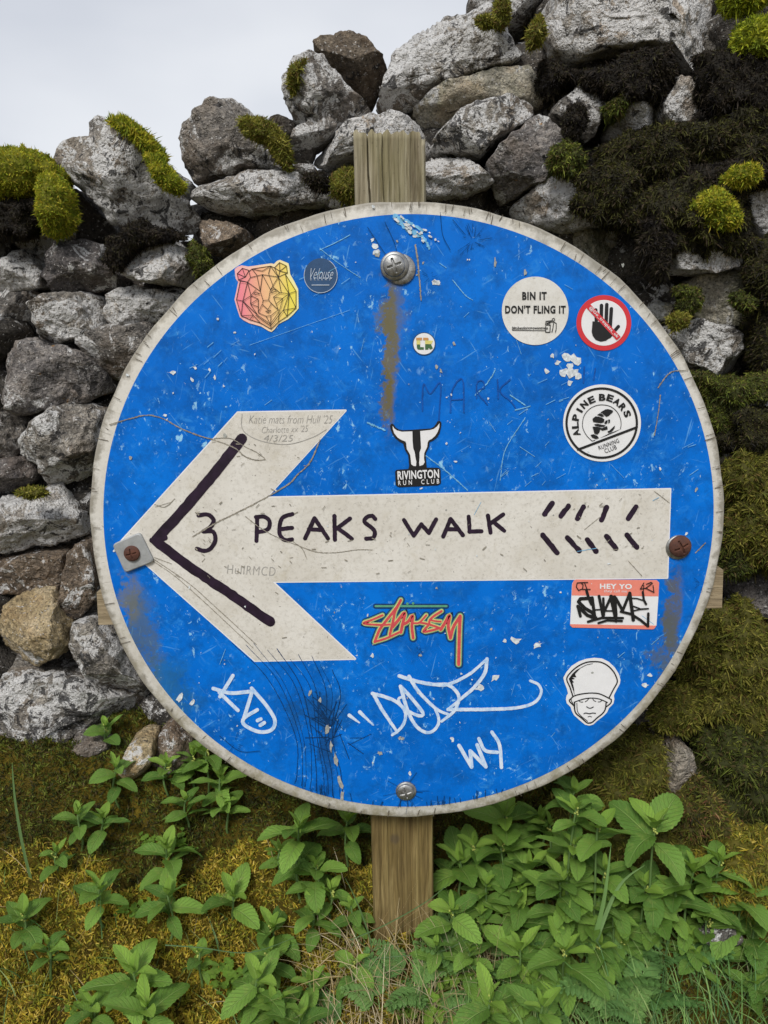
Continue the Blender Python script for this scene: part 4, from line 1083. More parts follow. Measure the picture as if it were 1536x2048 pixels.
def zE(pts): return zz(980, 530, 4.8, pts)
a = Art(L2); a.ell(*zE([(432, 440)])[0], 320 / 4.8, 328 / 4.8); st = a.build('sticker', M['stick_dirty'], sign, 'round white sticker reading BIN IT DON\'T FLING IT')
a = Art(L3)
c = zE([(424, 297)])[0]; a.text('BIN IT', c[0], c[1], 49, 16)
c = zE([(433, 427)])[0]; a.text("DON'T FLING IT", c[0], c[1], 121, 16.5)
c = zE([(385, 608)])[0]; a.text('#tubesdontgrowontrees', c[0], c[1], 70, 7.5)
a.line(zE([(212, 592), (212, 626), (530, 630)]), 1.2)
a.line(zE([(532, 590), (532, 645), (572, 645), (575, 575), (530, 575), (535, 540), (590, 535)]), 1.8)
a.ell(*zE([(606, 524)])[0], 3.2, hole=.6); a.line(zE([(560, 550), (606, 545), (632, 560), (632, 610), (625, 645)]), 1.6); a.line(zE([(606, 560), (600, 610), (590, 645)]), 1.6); a.line(zE([(545, 560), (570, 555)]), 2.6)
a.build('lettering', M['black'], st)

a = Art(L2); c = zE([(1090, 555)])[0]; a.ell(c[0], c[1], 263 / 4.8, 266 / 4.8); st = a.build('sticker', M['stick_red'], sign, 'round red-ringed sticker with a black hand crossed out')
a = Art(L2 + .0002); a.ell(c[0], c[1], 216 / 4.8, 219 / 4.8); a.build('white_field', M['stick_white'], st)
a = Art(L3)
for ln, w in (([(1012,430),(1018,600)], 31), ([(1066,388),(1062,600)], 34), ([(1117,380),(1108,600)], 34), ([(1161,420),(1148,620)], 34), ([(1228,590),(1140,690)], 32)): a.line(zE(ln), w / 4.8)
a.poly(zE([(980,540),(1165,560),(1166,640),(1185,655),(1150,695),(1110,726),(1060,736),(1010,718),(982,680),(972,640)])); a.build('hand_symbol', M['black'], st)
a = Art(L3 + .0002); a.poly(zE([(960, 378), (1250, 690), (1212, 722), (922, 412)])); bar = a.build('bar', M['stick_red'], st)
a = Art(L3 + .0005); m = zE([(1088, 550)])[0]; a.text('@Go_trespass_uk', m[0], m[1], 82, 8.2, 47.0); a.build('lettering', M['stick_white'], st)

def zP(pts): return zz(1100, 750, 7.68, pts)
a = Art(L2); a.ell(*zP([(795, 735)])[0], 597 / 7.68, 592 / 7.68); st = a.build('sticker', M['stick_white'], sign, 'large round white sticker with a walking bear and ring of black capitals')
a = Art(L3); c = zP([(788, 735)])[0]
a.ell(c[0], c[1], 557 / 7.68, 548 / 7.68, hole=.937)
a.line(zP([(425, 1142), (1325, 800)]), 4.8)
a.line(zP([(640, 1010), (560, 930), (505, 830), (493, 740), (520, 620), (600, 520), (700, 468), (800, 455), (920, 480), (1020, 560), (1075, 670), (1085, 760), (1075, 825)]), 1.3, True)
a.line(zP([(640, 1010), (685, 998)]), 1.3); a.poly(zP([(750, 970), (880, 905), (1090, 820), (1000, 868), (900, 912)]))
for ch, x, y in (('A',400,888),('L',382,770),('P',392,650),('I',448,540),('N',520,450),('E',632,380),('B',795,340),('E',915,352),('A',1022,408),('R',1110,490),('S',1178,592)):
    q = zP([(x, y)])[0]
    ang = math.degrees(math.atan2(x - 788, -(y - 735)))
    a.text(ch, q[0], q[1], 13.2 if ch != 'I' else 4.5, 14, ang)
q = zP([(895, 1058)])[0]; a.text('RUNNING', q[0], q[1], 43, 8.5, -21); q = zP([(922, 1132)])[0]; a.text('CLUB', q[0], q[1], 25, 9, -21)
a.build('lettering', M['black'], st)
a = Art(L3 + .0002)
for pg in ([(845,525),(880,520),(925,530),(962,545),(955,570),(930,590),(900,620),(860,640),(830,615),(800,585),(765,575),(800,550)],
           [(715,610),(760,582),(800,600),(825,630),(800,640),(760,625)],
           [(645,670),(690,632),(735,635),(790,650),(830,680),(820,720),(780,735),(700,725),(655,715)],
           [(825,735),(850,695),(880,690),(870,740),(840,750)], [(885,680),(915,680),(915,720),(890,740)],
           [(670,755),(720,745),(790,760),(850,770),(820,790),(760,795),(690,775)],
           [(645,790),(700,790),(790,812),(870,780),(880,830),(800,850),(765,830),(750,880),(720,910),(675,895),(660,840)],
           [(615,915),(660,905),(720,930),(745,965),(700,980),(640,955)], [(875,860),(905,850),(990,770),(985,810),(940,870),(890,888)]):
    a.poly(zP(pg))
a.build('bear_symbol', M['black'], st)

def zR(pts): return zz(770, 830, 11.815, pts)
a = Art(L2)
a.poly(zR([(120,250),(140,210),(175,200),(210,225),(260,300),(330,340),(420,355),(640,345),(1080,315),(1160,270),(1215,190),(1240,145),(1290,135),(1330,170),(1325,270),(1290,420),(1230,520),(1150,590),(1050,640),(1045,720),(1015,800),(970,880),(960,960),(985,1240),(1220,1240),(1280,1250),(1310,1290),(1320,1600),(1300,1630),(1240,1655),(340,1700),(280,1680),(250,1640),(240,1330),(270,1290),(550,1270),(570,1200),(545,940),(480,840),(445,740),(430,670),(350,630),(240,540),(170,440),(130,330)]))
st = a.build('sticker', M['black'], sign, 'black bull skull sticker with white lettering beneath')
a = Art(L3)
a.poly(zR([(178,250),(215,310),(280,360),(400,390),(645,382),(650,600),(665,780),(700,870),(715,980),(740,1100),(730,1200),(680,1200),(620,1160),(605,1020),(595,940),(570,890),(515,800),(500,660),(480,620),(400,590),(300,530),(220,430),(185,330)]))
a.poly(zR([(830,375),(1060,350),(1150,325),(1230,265),(1285,190),(1280,290),(1240,400),(1180,490),(1100,560),(1030,595),(1005,650),(995,750),(950,840),(925,900),(920,1020),(935,1110),(900,1170),(815,1200),(805,1120),(815,1000),(815,880),(850,780),(840,560)]))
q = zR([(785, 1400)])[0]; a.text('RIVINGTON', q[0], q[1], 83, 17.5, -2.6); q = zR([(795, 1578)])[0]; a.text('RUN  CLUB', q[0], q[1], 82, 9.5, -2.6)
a.build('lettering', M['stick_white'], st)

a = Art(L2); c = (848, 687.5); a.ell(c[0], c[1], 23); st = a.build('sticker', M['navy'], sign, 'tiny round sticker with orange, yellow and green letters')
a = Art(L2 + .0002); a.ell(c[0], c[1], 21.2); a.build('white_field', M['stick_white'], st)
def zQ(pts): return zz(820, 660, 25.6, pts)
a = Art(L3); a.poly(zQ([(310,390),(610,390),(610,520),(310,520)])).poly(zQ([(670,390),(900,390),(945,440),(940,520),(670,520)])); a.build('lettering', M['er_or'], st)
a = Art(L3); a.poly(zQ([(330,530),(520,530),(520,740),(330,740)])).poly(zQ([(770,530),(1170,540),(1090,720),(770,720)])); a.build('lettering', M['er_ye'], st)
a = Art(L3); a.poly(zQ([(345,750),(515,750),(520,870),(705,880),(700,1000),(420,1000),(350,930)])).poly(zQ([(770,730),(1070,730),(1170,940),(1020,1000),(950,890),(930,1000),(770,1000)])); a.build('lettering', M['er_gr'], st)

def zS(pts): return zz(1130, 1150, 7.68, pts)
a = Art(L2)
a.poly(zS([(165,62),(1400,72),(1440,110),(1430,330),(1400,770),(1360,820),(1330,828),(110,800),(75,765),(75,740),(95,320),(105,130),(130,80)])); st = a.build('sticker', M['stick_white'], sign, 'white name-badge sticker with coral bands and a scrawled black tag')
a = Art(L2 + .0002); a.poly(zS([(165,62),(1400,72),(1440,112),(1428,322),(100,308),(108,130),(130,80)])).poly(zS([(74,748),(1398,770),(1362,822),(1330,828),(110,800),(75,768)])); a.build('band', M['coral'], st)
a = Art(L3); q = zS([(775, 168)])[0]; a.text('HEY YO', q[0], q[1], 64, 10.5, .6); q = zS([(768, 246)])[0]; a.text('they call me', q[0], q[1], 46, 7, .6); a.build('lettering', M['stick_white'], st)
a = Art(L3 + .0004)
for ln, w in (([(325,235),(355,340),(400,440)], 44), ([(400,345),(230,355),(200,400),(300,500),(420,570),(440,640),(340,610),(190,470)], 52), ([(190,470),(230,620)], 46),
   ([(410,340),(450,640)], 50), ([(515,315),(580,640)], 46), ([(440,525),(560,520)], 22), ([(580,350),(590,600)], 40), ([(590,560),(700,320)], 42), ([(700,320),(770,640)], 62), ([(750,330),(770,600)], 60), ([(610,540),(760,540)], 24),
   ([(770,340),(880,540)], 46), ([(870,550),(980,280)], 44), ([(985,270),(1040,680)], 54), ([(850,550),(1010,590),(1150,680),(1265,775)], 40), ([(1265,775),(1270,580)], 40),
   ([(1185,250),(1200,370),(1235,435)], 36), ([(1020,345),(1100,350),(1210,385)], 20), ([(1020,460),(1150,510),(1270,505),(1150,515),(1030,540)], 22),
   ([(345,705),(560,645),(880,650)], 38), ([(505,725),(640,685),(865,695)], 34), ([(770,640),(775,700)], 40), ([(400,640),(470,640)], 40)):
    a.line(zS(ln), w / 7.68)
for ln in ([(240,105),(180,110),(165,170),(200,225),(260,200),(270,140),(235,105)], [(240,105),(340,102)], [(290,105),(330,205)], [(260,208),(378,208)], [(1200,110),(1145,205),(1230,190)], [(1200,150),(1190,250)], [(1240,130),(1310,100),(1330,115),(1230,190),(1355,255),(1340,150)]):
    a.line(zS(ln), 1.9)
a.build('scrawl', M['black'], st)

def zH(pts): return zz(1110, 1300, 10.24, pts)
a = Art(L2)
a.poly(zH([(165,560),(230,440),(330,320),(480,225),(640,170),(800,150),(960,165),(1100,235),(1220,350),(1300,480),(1335,600),(1325,680),(1260,800),(1200,920),(1210,1000),(1190,1090),(1100,1180),(1060,1270),(980,1350),(860,1440),(780,1515),(700,1540),(610,1520),(500,1430),(380,1320),(335,1230),(315,1160),(235,1080),(218,1000),(230,930),(262,880),(240,790),(190,660)]))
st = a.build('sticker', M['stick_white'], sign, 'cut-out sticker of a face hidden under a tall white hat')
a = Art(L3)
for ln, w in (([(360,935),(300,750),(235,575),(330,430),(480,310),(640,240),(800,225),(940,240),(1080,315),(1190,430),(1250,550),(1265,650),(1190,790),(1100,965)], 26),
   ([(300,1000),(380,930),(520,890),(700,868),(860,875),(960,905),(1080,965),(1145,1000)], 24), ([(300,1000),(285,1020),(310,1060),(395,1140)], 24), ([(1145,1000),(1135,1070),(1040,1150)], 24),
   ([(385,1055),(480,1020),(620,980),(760,970),(880,985),(980,1020),(1065,1060)], 20), ([(395,1060),(395,1200),(430,1290),(540,1380),(640,1470),(700,1480),(760,1460),(860,1370),(960,1290),(1020,1200),(1040,1060)], 26),
   ([(640,1145),(680,1172),(730,1175),(778,1150)], 18), ([(585,1290),(620,1275),(700,1290),(760,1275),(822,1283)], 20), ([(665,1355),(700,1342),(742,1355)], 13),
   ([(490,1030),(520,1050),(565,1050)], 14), ([(610,1045),(650,1020),(680,985)], 14), ([(765,985),(790,1020),(828,1040)], 14), ([(875,1048),(915,1045),(950,1020)], 14),
   ([(390,890),(365,780),(330,650)], 10), ([(760,265),(640,290),(520,350)], 10), ([(440,1075),(450,1220),(500,1310),(660,1445)], 14), ([(325,985),(330,1030),(370,1095)], 16)):
    a.line(zH(ln), w / 10.24, True)
a.poly(zH([(275,575),(350,470),(430,395),(540,335),(480,390),(400,480),(430,540),(345,540),(400,575),(335,590),(380,645),(350,650),(380,760),(390,880),(345,760),(310,660)]))
a.build('line_drawing', M['black'], st)

def zT(pts): return zz(700, 1180, 5.908, pts)
LOGO = [([(600,112),(545,205),(400,390),(345,470),(292,605)], 1.0), ([(292,605),(430,562),(585,490)], .8), ([(385,290),(260,345),(160,387),(360,405),(470,400)], .75),
   ([(590,130),(530,250),(515,330),(500,400),(490,440),(470,520)], 1.0), ([(500,430),(560,360),(645,262),(620,400),(600,492)], 1.15), ([(620,400),(680,370),(740,295),(730,420),(745,560)], 1.1),
   ([(745,385),(820,375),(900,290)], .7), ([(820,375),(920,395),(1000,420),(1085,450)], .8), ([(1080,242),(990,300),(940,350),(930,400),(865,482),(960,470),(1060,440)], .85), ([(940,345),(1010,360),(1070,365)], .7),
   ([(1070,460),(1120,380),(1175,290),(1160,420),(1185,560)], 1.15), ([(1185,560),(1220,430),(1300,300)], 1.15), ([(1300,300),(1290,500),(1282,870)], 1.25)]
prev = None
for k, (mm, w) in enumerate((('s_navy', 96), ('s_grn', 68), ('s_yel', 50), ('s_red', 30))):
    a = Art(L2 + .0003 * k)
    for ln, kk in LOGO:
        a.line(zT(ln), max(1., (w * (.55 + .45 * kk)) / 5.908) if mm != 's_red' else w * kk / 5.908, True)
    if mm == 's_navy': a.line(zT([(300, 185), (1140, 185)]), 9.5)
    if mm == 's_grn':
        a.line(zT([(302, 185), (1140, 185)]), 4.2); a.ell(*zT([(678, 155)])[0], 2.6); a.ell(*zT([(745, 152)])[0], 2.6)
    if prev is None: prev = a.build('sticker', M[mm], sign, 'jagged graffiti logo sticker in red edged with yellow and green')
    else: a.build('lettering', M[mm], prev)

# ---- wear: cracks, chips and dried trails
a = Art(L1 + .0002)
for k in range(10):                                     # long cracks running down into the buckle at the bottom
    t = k / 9
    x0 = lerp(500, 690, t) + rsA.uniform(-8, 8); y0 = lerp(1300, 1345, t)
    xm = lerp(590, 668, t) + rsA.uniform(-5, 5); xb = lerp(590, 690, t) + rsA.uniform(-4, 4)
    pts = [(x0 - 30, y0 - 25 + 20 * rsA.rand()), (lerp(x0, xm, .45), lerp(y0, 1470, .35)), (xm, 1470), (lerp(xm, xb, .6) + 4, 1545), (xb, 1016 + 595 * math.sqrt(max(0, 1 - ((xb - 815) / 612) ** 2)) - 3)]
    a.line(pts, rsA.uniform(.7, 1.35), True, rsA, wob=.3)
for k in range(24):                                     # hairlines round the buckle
    an = rsA.uniform(0, 2 * math.pi); r0 = rsA.uniform(5, 25); r1 = r0 + rsA.uniform(15, 55)
    cx, cy = 662 + rsA.normal(0, 12), 1452 + rsA.normal(0, 30)
    a.line([(cx + r0 * math.cos(an), cy + r0 * math.sin(an)), (cx + r1 * math.cos(an + .2), cy + r1 * math.sin(an + .2))], rsA.uniform(.8, 1.5), False)
for k in range(16):
    an = rsA.uniform(-.5, 3.6); r1 = rsA.uniform(14, 52)
    a.line([(655 + rsA.normal(0, 14) + r1 * math.cos(an), 1405 + r1 * .8 * math.sin(an)), (662, 1452)], rsA.uniform(.7, 1.3), False)
for (cx, cy, n, r) in ((945, 482, 24, 40), (812, 1581, 16, 52), (838, 1300, 8, 12), (1400, 1165, 8, 20), (860, 555, 6, 20), (470, 1485, 8, 30)):
    for k in range(n):
        an = rsA.uniform(0, 2 * math.pi); rr = rsA.uniform(.35, 1) * r; r0 = r * rsA.uniform(.1, .45)
        a.line([(cx + r0 * math.cos(an), cy + r0 * math.sin(an)), (cx + rr * math.cos(an + rsA.normal(0, .12)), cy + rr * math.sin(an))], rsA.uniform(.45, .9), False)
for ln in ([(770,445),(790,490),(795,525)], [(735,455),(765,500),(780,520)], [(880,425),(885,470),(900,500)], [(905,440),(930,470)], [(440,1470),(480,1500),(520,1500)]):
    a.line(ln, 1.1, True, rsA)
for k in range(40):                                     # nicks along the lower edge of the blue
    t = rsA.uniform(.40, .62) * math.pi
    x = 815 + 612 * math.cos(t); y = 1016 + 595 * math.sin(t)
    a.line([(x, y), (x + rsA.normal(0, 2), y - rsA.uniform(6, 20))], rsA.uniform(.7, 1.4), False)
tag(a.build('paint_cracks', M['crack'], sign, 'dark fine cracks in the blue sheet round the buckle'), kind='stuff')
a = Art(L1 + .0002)
for k in range(150):                                    # radial cracks across the white rim
    t = rsA.uniform(0, 2 * math.pi)
    if not (-2.7 < math.atan2(-math.sin(t), math.cos(t)) < .0) and rsA.rand() < .45: continue
    r0 = rsA.uniform(.965, .99); r1 = r0 + rsA.uniform(.012, .035)
    w_ = []
    for r in (r0, min(r1, .997)):
        q = topx([OX + OR * r * math.cos(t), DS, OZ + OR * r * math.sin(t)]); w_.append((q[0] + rsA.normal(0, 2), q[1]))
    a.line(w_, rsA.uniform(.8, 1.6), False)
tag(a.build('rim_cracks', M['crackbr'], sign, 'short brown cracks across the white rim'), kind='stuff')
def flake(a, cx, cy, r, el=1., an=0.):
    n = rsA.randint(7, 12)
    pts = []
    for j in range(n):
        t = 2 * math.pi * j / n; q = r * rsA.uniform(.45, 1.2)
        x, y = q * el * math.cos(t), q * math.sin(t)
        pts.append((cx + x * math.cos(an) - y * math.sin(an), cy + x * math.sin(an) + y * math.cos(an)))
    a.poly(pts)
a = Art(L1 + .0001); b = Art(L1 + .0002)
for (x, y, r, el) in ((750,492,7,1.),(752,505,8,1.),(870,565,9,1.1),(830,470,6,1.3),(745,480,5,1),(905,1478,5,1.2),(820,1546,5,.6),(1132,715,9,1.2),(1150,720,13,.8),(1145,745,12,1.3),(1125,745,9,1.2),(1155,752,8,1.),(1138,765,7,1.),(1115,725,5,1.4),(1092,742,6,1.),(1105,712,5,1.),(1140,735,9,1),
    (470,665,3,1),(430,755,6,.7),(385,760,7,.6),(345,745,5,1.6),(420,740,4,.7),(390,735,4,1.),(960,1375,8,1.6),(990,1355,6,1.6),(1010,1280,5,1),(360,1395,14,.35),(385,1405,10,.5),(1290,1370,6,1.2),(1300,1350,5,1.5),(745,1310,5,1.),(255,750,4,1.),(330,830,5,.8),(1030,1280,7,2.2),(1075,1290,6,1.6),(230,1100,4,1)):
    flake(a, x, y, r, el, rsA.uniform(-.6, .6))
for k in range(80):
    t = rsA.uniform(0, 2 * math.pi); q = math.sqrt(rsA.rand()) * .94
    x, y = 815 + 600 * q * math.cos(t), 1018 + 585 * q * math.sin(t)
    flake(a if rsA.rand() < .7 else b, x, y, rsA.uniform(1., 2.5), rsA.uniform(.7, 2.2), rsA.uniform(-1.5, 1.5))
for k in range(26):
    t = rsA.normal(0, 1); flake(a, 820 + 28 * t + rsA.normal(0, 12), 452 + 16 * t + rsA.normal(0, 7), rsA.uniform(1.5, 4), rsA.uniform(1, 2.2), .55)
for (x, y, r, el) in ((755,510,6,1),(908,688,5,.6),(873,735,6,.6),(882,742,5,.6),(640,1400,7,.5),(655,1455,12,.4),(662,1490,13,.35),(672,1520,16,.3),(680,1560,16,.3),(684,1590,11,.4),(840,1310,4,1),(1245,530,5,.6),(800,1475,4,1),(620,1385,8,.4),(815,1395,3,.7),(1392,978,6,.45),(990,525,10,.3),(1050,545,9,.35),(262,915,7,.45),(450,870,6,.8),(805,1475,4,1.3),(760,1505,4,1.6)):
    flake(b, x, y, r, el, rsA.uniform(-.4, .4))
tag(a.build('paint_chips', M['chip'], sign, 'small white chips in the blue sheet'), kind='stuff'); tag(b.build('paint_chips', M['chipgrey'], sign, 'grey chips showing bare backing'), kind='stuff')
a = Art(L1 + .0003)
for ln, w in (([(790,432),(812,455),(838,470)], 9), ([(800,435),(830,452),(845,462)], 6), ([(838,468),(850,480),(858,497)], 5), ([(700,470),(672,485),(640,500)], 1.5), ([(640,497),(675,525),(720,555)], 1.3), ([(905,560),(930,590),(945,600)], 1.6), ([(850,910),(890,940),(935,980)], 2.), ([(990,740),(975,765),(950,790)], 2.2), ([(1020,790),(1050,810)], 2.2), ([(1050,835),(1010,900),(1000,960)], 1.6), ([(500,690),(600,655),(700,620)], .7), ([(735,845),(770,860)], 3), ([(1030,820),(1060,812)], 2)):
    a.line(ln, w, len(ln) > 2, rsA, wob=.35)
for k in range(14):
    t = rsA.uniform(0, 2 * math.pi); q = math.sqrt(rsA.rand()) * .93
    x, y = 815 + 600 * q * math.cos(t), 1018 + 585 * q * math.sin(t)
    an = rsA.choice([.5, -.9, 1.3, -.3, 2.2]) + rsA.normal(0, .25); L = rsA.uniform(8, 45)
    a.line([(x, y), (x + L * math.cos(an), y + L * math.sin(an))], rsA.uniform(.6, 1.3), False)
for (cx, cy) in ((1110, 790), (1090, 960), (440, 740), (1380, 930), (650, 560), (1310, 1340)):
    for k in range(8):
        an = rsA.uniform(-.9, -.3); L = rsA.uniform(6, 22); x = cx + rsA.normal(0, 35); y = cy + rsA.normal(0, 28)
        if ((x - 815) / 612) ** 2 + ((y - 1016) / 595) ** 2 > .88: continue
        a.line([(x, y), (x + L * math.cos(an), y + L * math.sin(an))], rsA.uniform(.6, 1.2), False)
tag(a.build('scratches', M['lightscr'], sign, 'pale scratches over the blue face'), kind='stuff')
a = Art(L2 + .0001)
for ln, w in ((zC([(0,150),(120,115),(230,92),(330,115),(430,170),(540,215),(640,245),(760,290),(830,345),(900,368),(955,365)]), 2.2), (zC([(640,235),(740,235),(830,285),(900,320),(950,355)]), 1.5), (zC([(1290,245),(1230,380),(1150,460),(1090,520),(900,630),(740,710),(650,755),(510,838)]), 2.4),
    (zA([(30,140),(110,200),(200,250),(290,285),(400,325),(500,330),(620,315),(700,315)]), 1.6), (zA([(280,270),(330,310),(355,365)]), 1.3), ([(831,490),(836,530),(842,600)], 3.), (zC([(262,985),(400,1080),(560,1220),(700,1350),(880,1520)]), 1.3), (zC([(270,975),(480,1120),(650,1270),(900,1500)]), 1.3), (zC([(275,965),(340,990),(380,1005)]), 1.2), (zC([(275,640),(340,655),(400,605)]), 1.4), (zC([(280,655),(380,625)]), 1.), ([(1375,740),(1340,745),(1315,775)], 2.), ([(1320,790),(1315,830),(1308,870)], 2.), ([(1390,1105),(1410,1085)], 2.), (zD([(980,80),(1090,165)]), 1.2), (zD([(470,360),(580,270)]), 1.), (zD([(790,590),(890,700)]), 1.)):
    a.line(ln, w, len(ln) > 2, rsA, wob=.35)
for k in range(90):                                     # dark specks and hairs on the arrow
    x, y = rsA.uniform(330, 1320), rsA.uniform(1000, 1150)
    if rsA.rand() < .35: x, y = rsA.uniform(380, 620), rsA.uniform(860, 1290)
    ok = (x > 540 and 995 < y < 1155) or (abs(y - 1080) < (x - 250) * 1.0 and abs(y - 1080) > (x - 250) * 1.0 - 230 and 830 < y < 1315 and x < 640)
    if not ok: continue
    an = rsA.uniform(-1, 1); L = rsA.uniform(2, 9)
    a.line([(x, y), (x + L * math.cos(an), y + L * math.sin(an))], rsA.uniform(.8, 2.2), False, rsA)
tag(a.build('dried_trails', M['trail'], sign, 'dried snail trails and plant marks across the sign'), kind='stuff')

# ---- bolts and washers
def lathe(cx, cz, y0, prof, n=40, rings=None, cross=None):
    """prof: (radius, height towards the viewer)"""
    V, F, ks = [], [], []
    for r, h in prof:
        k = len(V)
        for j in range(n):
            t = 2 * math.pi * j / n + .4
            x, z = r * math.cos(t), r * math.sin(t); hh = h
            if cross:
                cr, w_, dp, an = cross
                u = x * math.cos(an) + z * math.sin(an); v = -x * math.sin(an) + z * math.cos(an)
                if r < cr and min(abs(u), abs(v)) < w_ * (1 - .45 * r / cr): hh = h - dp
            V.append((cx + x, y0 - hh, cz + z))
        ks.append(k)
    for a, b in zip(ks[:-1], ks[1:]):
        for j in range(n): F.append((a + j, b + j, b + (j + 1) % n, a + (j + 1) % n))
    F.append(tuple(ks[0] + j for j in range(n)))
    return V, F
def bolt(px, py, rpx, mat, an, base=.0035, dome=.35, lab=None):
    c = S(px, py); r = rpx / FPX * DS / .97
    prof = []
    for k in range(34): 
        q = .02 + .98 * k / 33 * .9
        prof.append((r * q, base + r * dome * math.sqrt(max(0, 1 - (q * .88) ** 2)) - r * dome * .45))
    prof += [(r * .96, base + r * .04), (r, base - r * .05), (r * 1.0, 0.0003)]
    V, F = lathe(c[0], c[2], DS, prof, 72, cross=(r * .68, r * .12, r * .22, an))
    o = mkobj('screw', V, [tuple(reversed(f)) for f in F], mat, sign); o['label'] = lab; return o
def washer(px, py, rpx, mat, th=.0022, lab=None):
    c = S(px, py); r = rpx / FPX * DS / .97
    V, F = lathe(c[0], c[2], DS, [(r * .25, th * .8), (r * .6, th), (r * .93, th), (r, th * .6), (r, .0003)], 48)
    o = mkobj('washer', V, [tuple(reversed(f)) for f in F], mat, sign); o['label'] = lab; return o
washer(801, 539, 28, M['zinc'], .003, 'off-centre dark washer under the top screw')
washer(789, 533, 26.5, M['zinc'], .0052, 'round washer of the top screw')
bolt(788, 532, 20.5, M['zinc'], .35, .0062, .55, 'grey cross-head screw at the top of the sign')
washer(812, 1581, 22.5, M['zinc'], .003, 'round washer of the bottom screw')
bolt(811, 1581, 18.5, M['zinc'], .3, .0045, .5, 'grey cross-head screw at the bottom of the sign')
washer(1356, 1094, 25.5, M['zinc'], .003, 'round washer of the right-hand screw')
bolt(1358, 1091, 22, M['rust'], .5, .0055, .7, 'rusty domed screw at the tail of the arrow')
# square plate with rounded corners
cs = zC([(22, 882), (190, 808), (278, 985), (100, 1055)])
cc = np.mean(cs, 0); loop = []
for i in range(4):
    p0, p1, p2 = np.array(cs[i - 1]), np.array(cs[i]), np.array(cs[(i + 1) % 4])
    for t in np.linspace(0, 1, 6):
        A_, B_ = p1 + (p0 - p1) * .13, p1 + (p2 - p1) * .13
        loop.append((1 - t) ** 2 * A_ + 2 * t * (1 - t) * p1 + t * t * B_)
V, F = [], []
n = len(loop)
for sc, h in ((.94, .0052), (1.0, .0044), (1.0, .0003)):
    V += [S(*(cc + (p - cc) * sc), lift=h) for p in loop]
F.append(tuple(reversed(range(n))) if False else tuple(range(n)))
for k in (0, 1):
    for j in range(n): F.append((k * n + j, (k + 1) * n + j, (k + 1) * n + (j + 1) % n, k * n + (j + 1) % n))
me_o = mkobj('square_washer', V, F, M['plate'], sign, smooth=False); me_o['label'] = 'square grey metal plate over the arrow tip'
bolt(267, 1104, 16, M['rust'], .25, .0075, .5, 'rusty cross-head screw in the square plate')

# ---- wooden post and cross batten
def wood_mat(name, axis, a, b, c, green):
    g = G(name); v = g.tc.outputs['Object']
    st = (1, 1, .055) if axis == 'z' else (.055, 1, 1)
    gr = g.noise(g.mapping(v, scale=st), 95, 6, .6, 1.2)
    col = g.ramp(gr, [(.32, a), (.5, b), (.68, c)])
    fine = g.noise(g.mapping(v, scale=st), 420, 4, .6)
    col = g.mix(1., col, g.ramp(fine, [(.3, (.78,) * 3), (.7, (1.2,) * 3)]), 'MULTIPLY')
    gm = g.rng(g.noise(g.mapping(v, scale=(1, 1, .35)), 16, 5, .6), .45, .68)
    col = g.mix(g.mul(gm, green), col, (.17, .165, .04))
    sp = g.rng(g.noise(v, 330, 4, .6), .64, .70)
    col = g.mix(g.mul(sp, .6), col, (.07, .06, .035))
    if axis == 'z':
        Z = g.n('SeparateXYZ', None, Vector=v).outputs[2]
        # preserved and damp below, bleached silver above: the timber's own two tones
        low = g.rng(g.math('ADD', Z, g.mul(g.math('SUBTRACT', gr, .5), .2)), .5, .35)
        col = g.mix(g.mul(low, .8), col, g.mix(1., g.ramp(gr, [(.32, (.085, .052, .013)), (.5, (.17, .112, .028)), (.68, (.25, .175, .048))]), g.ramp(fine, [(.3, (.75,) * 3), (.7, (1.2,) * 3)]), 'MULTIPLY'))
        kx = P(790, 1686, .9); kn = blob(g, g.n('SeparateXYZ', None, Vector=v).outputs[0], Z, kx[0] - BASE[0], kx[2] - BASE[2], .008, .009)
        col = g.mix(g.mul(kn, .75), col, (.10, .075, .045))
    h = g.math('ADD', gr, g.mul(fine, .5))
    return g.end(g.bsdf(col, .85, g.bump(h, .6, .004), .2))
M['post'] = wood_mat('weathered_post', 'z', (.13, .105, .065), (.27, .235, .16), (.40, .365, .27), .40)
M['batten'] = wood_mat('batten_end_grain', 'x', (.16, .12, .07), (.28, .22, .14), (.36, .29, .19), .1)
YP = .9085
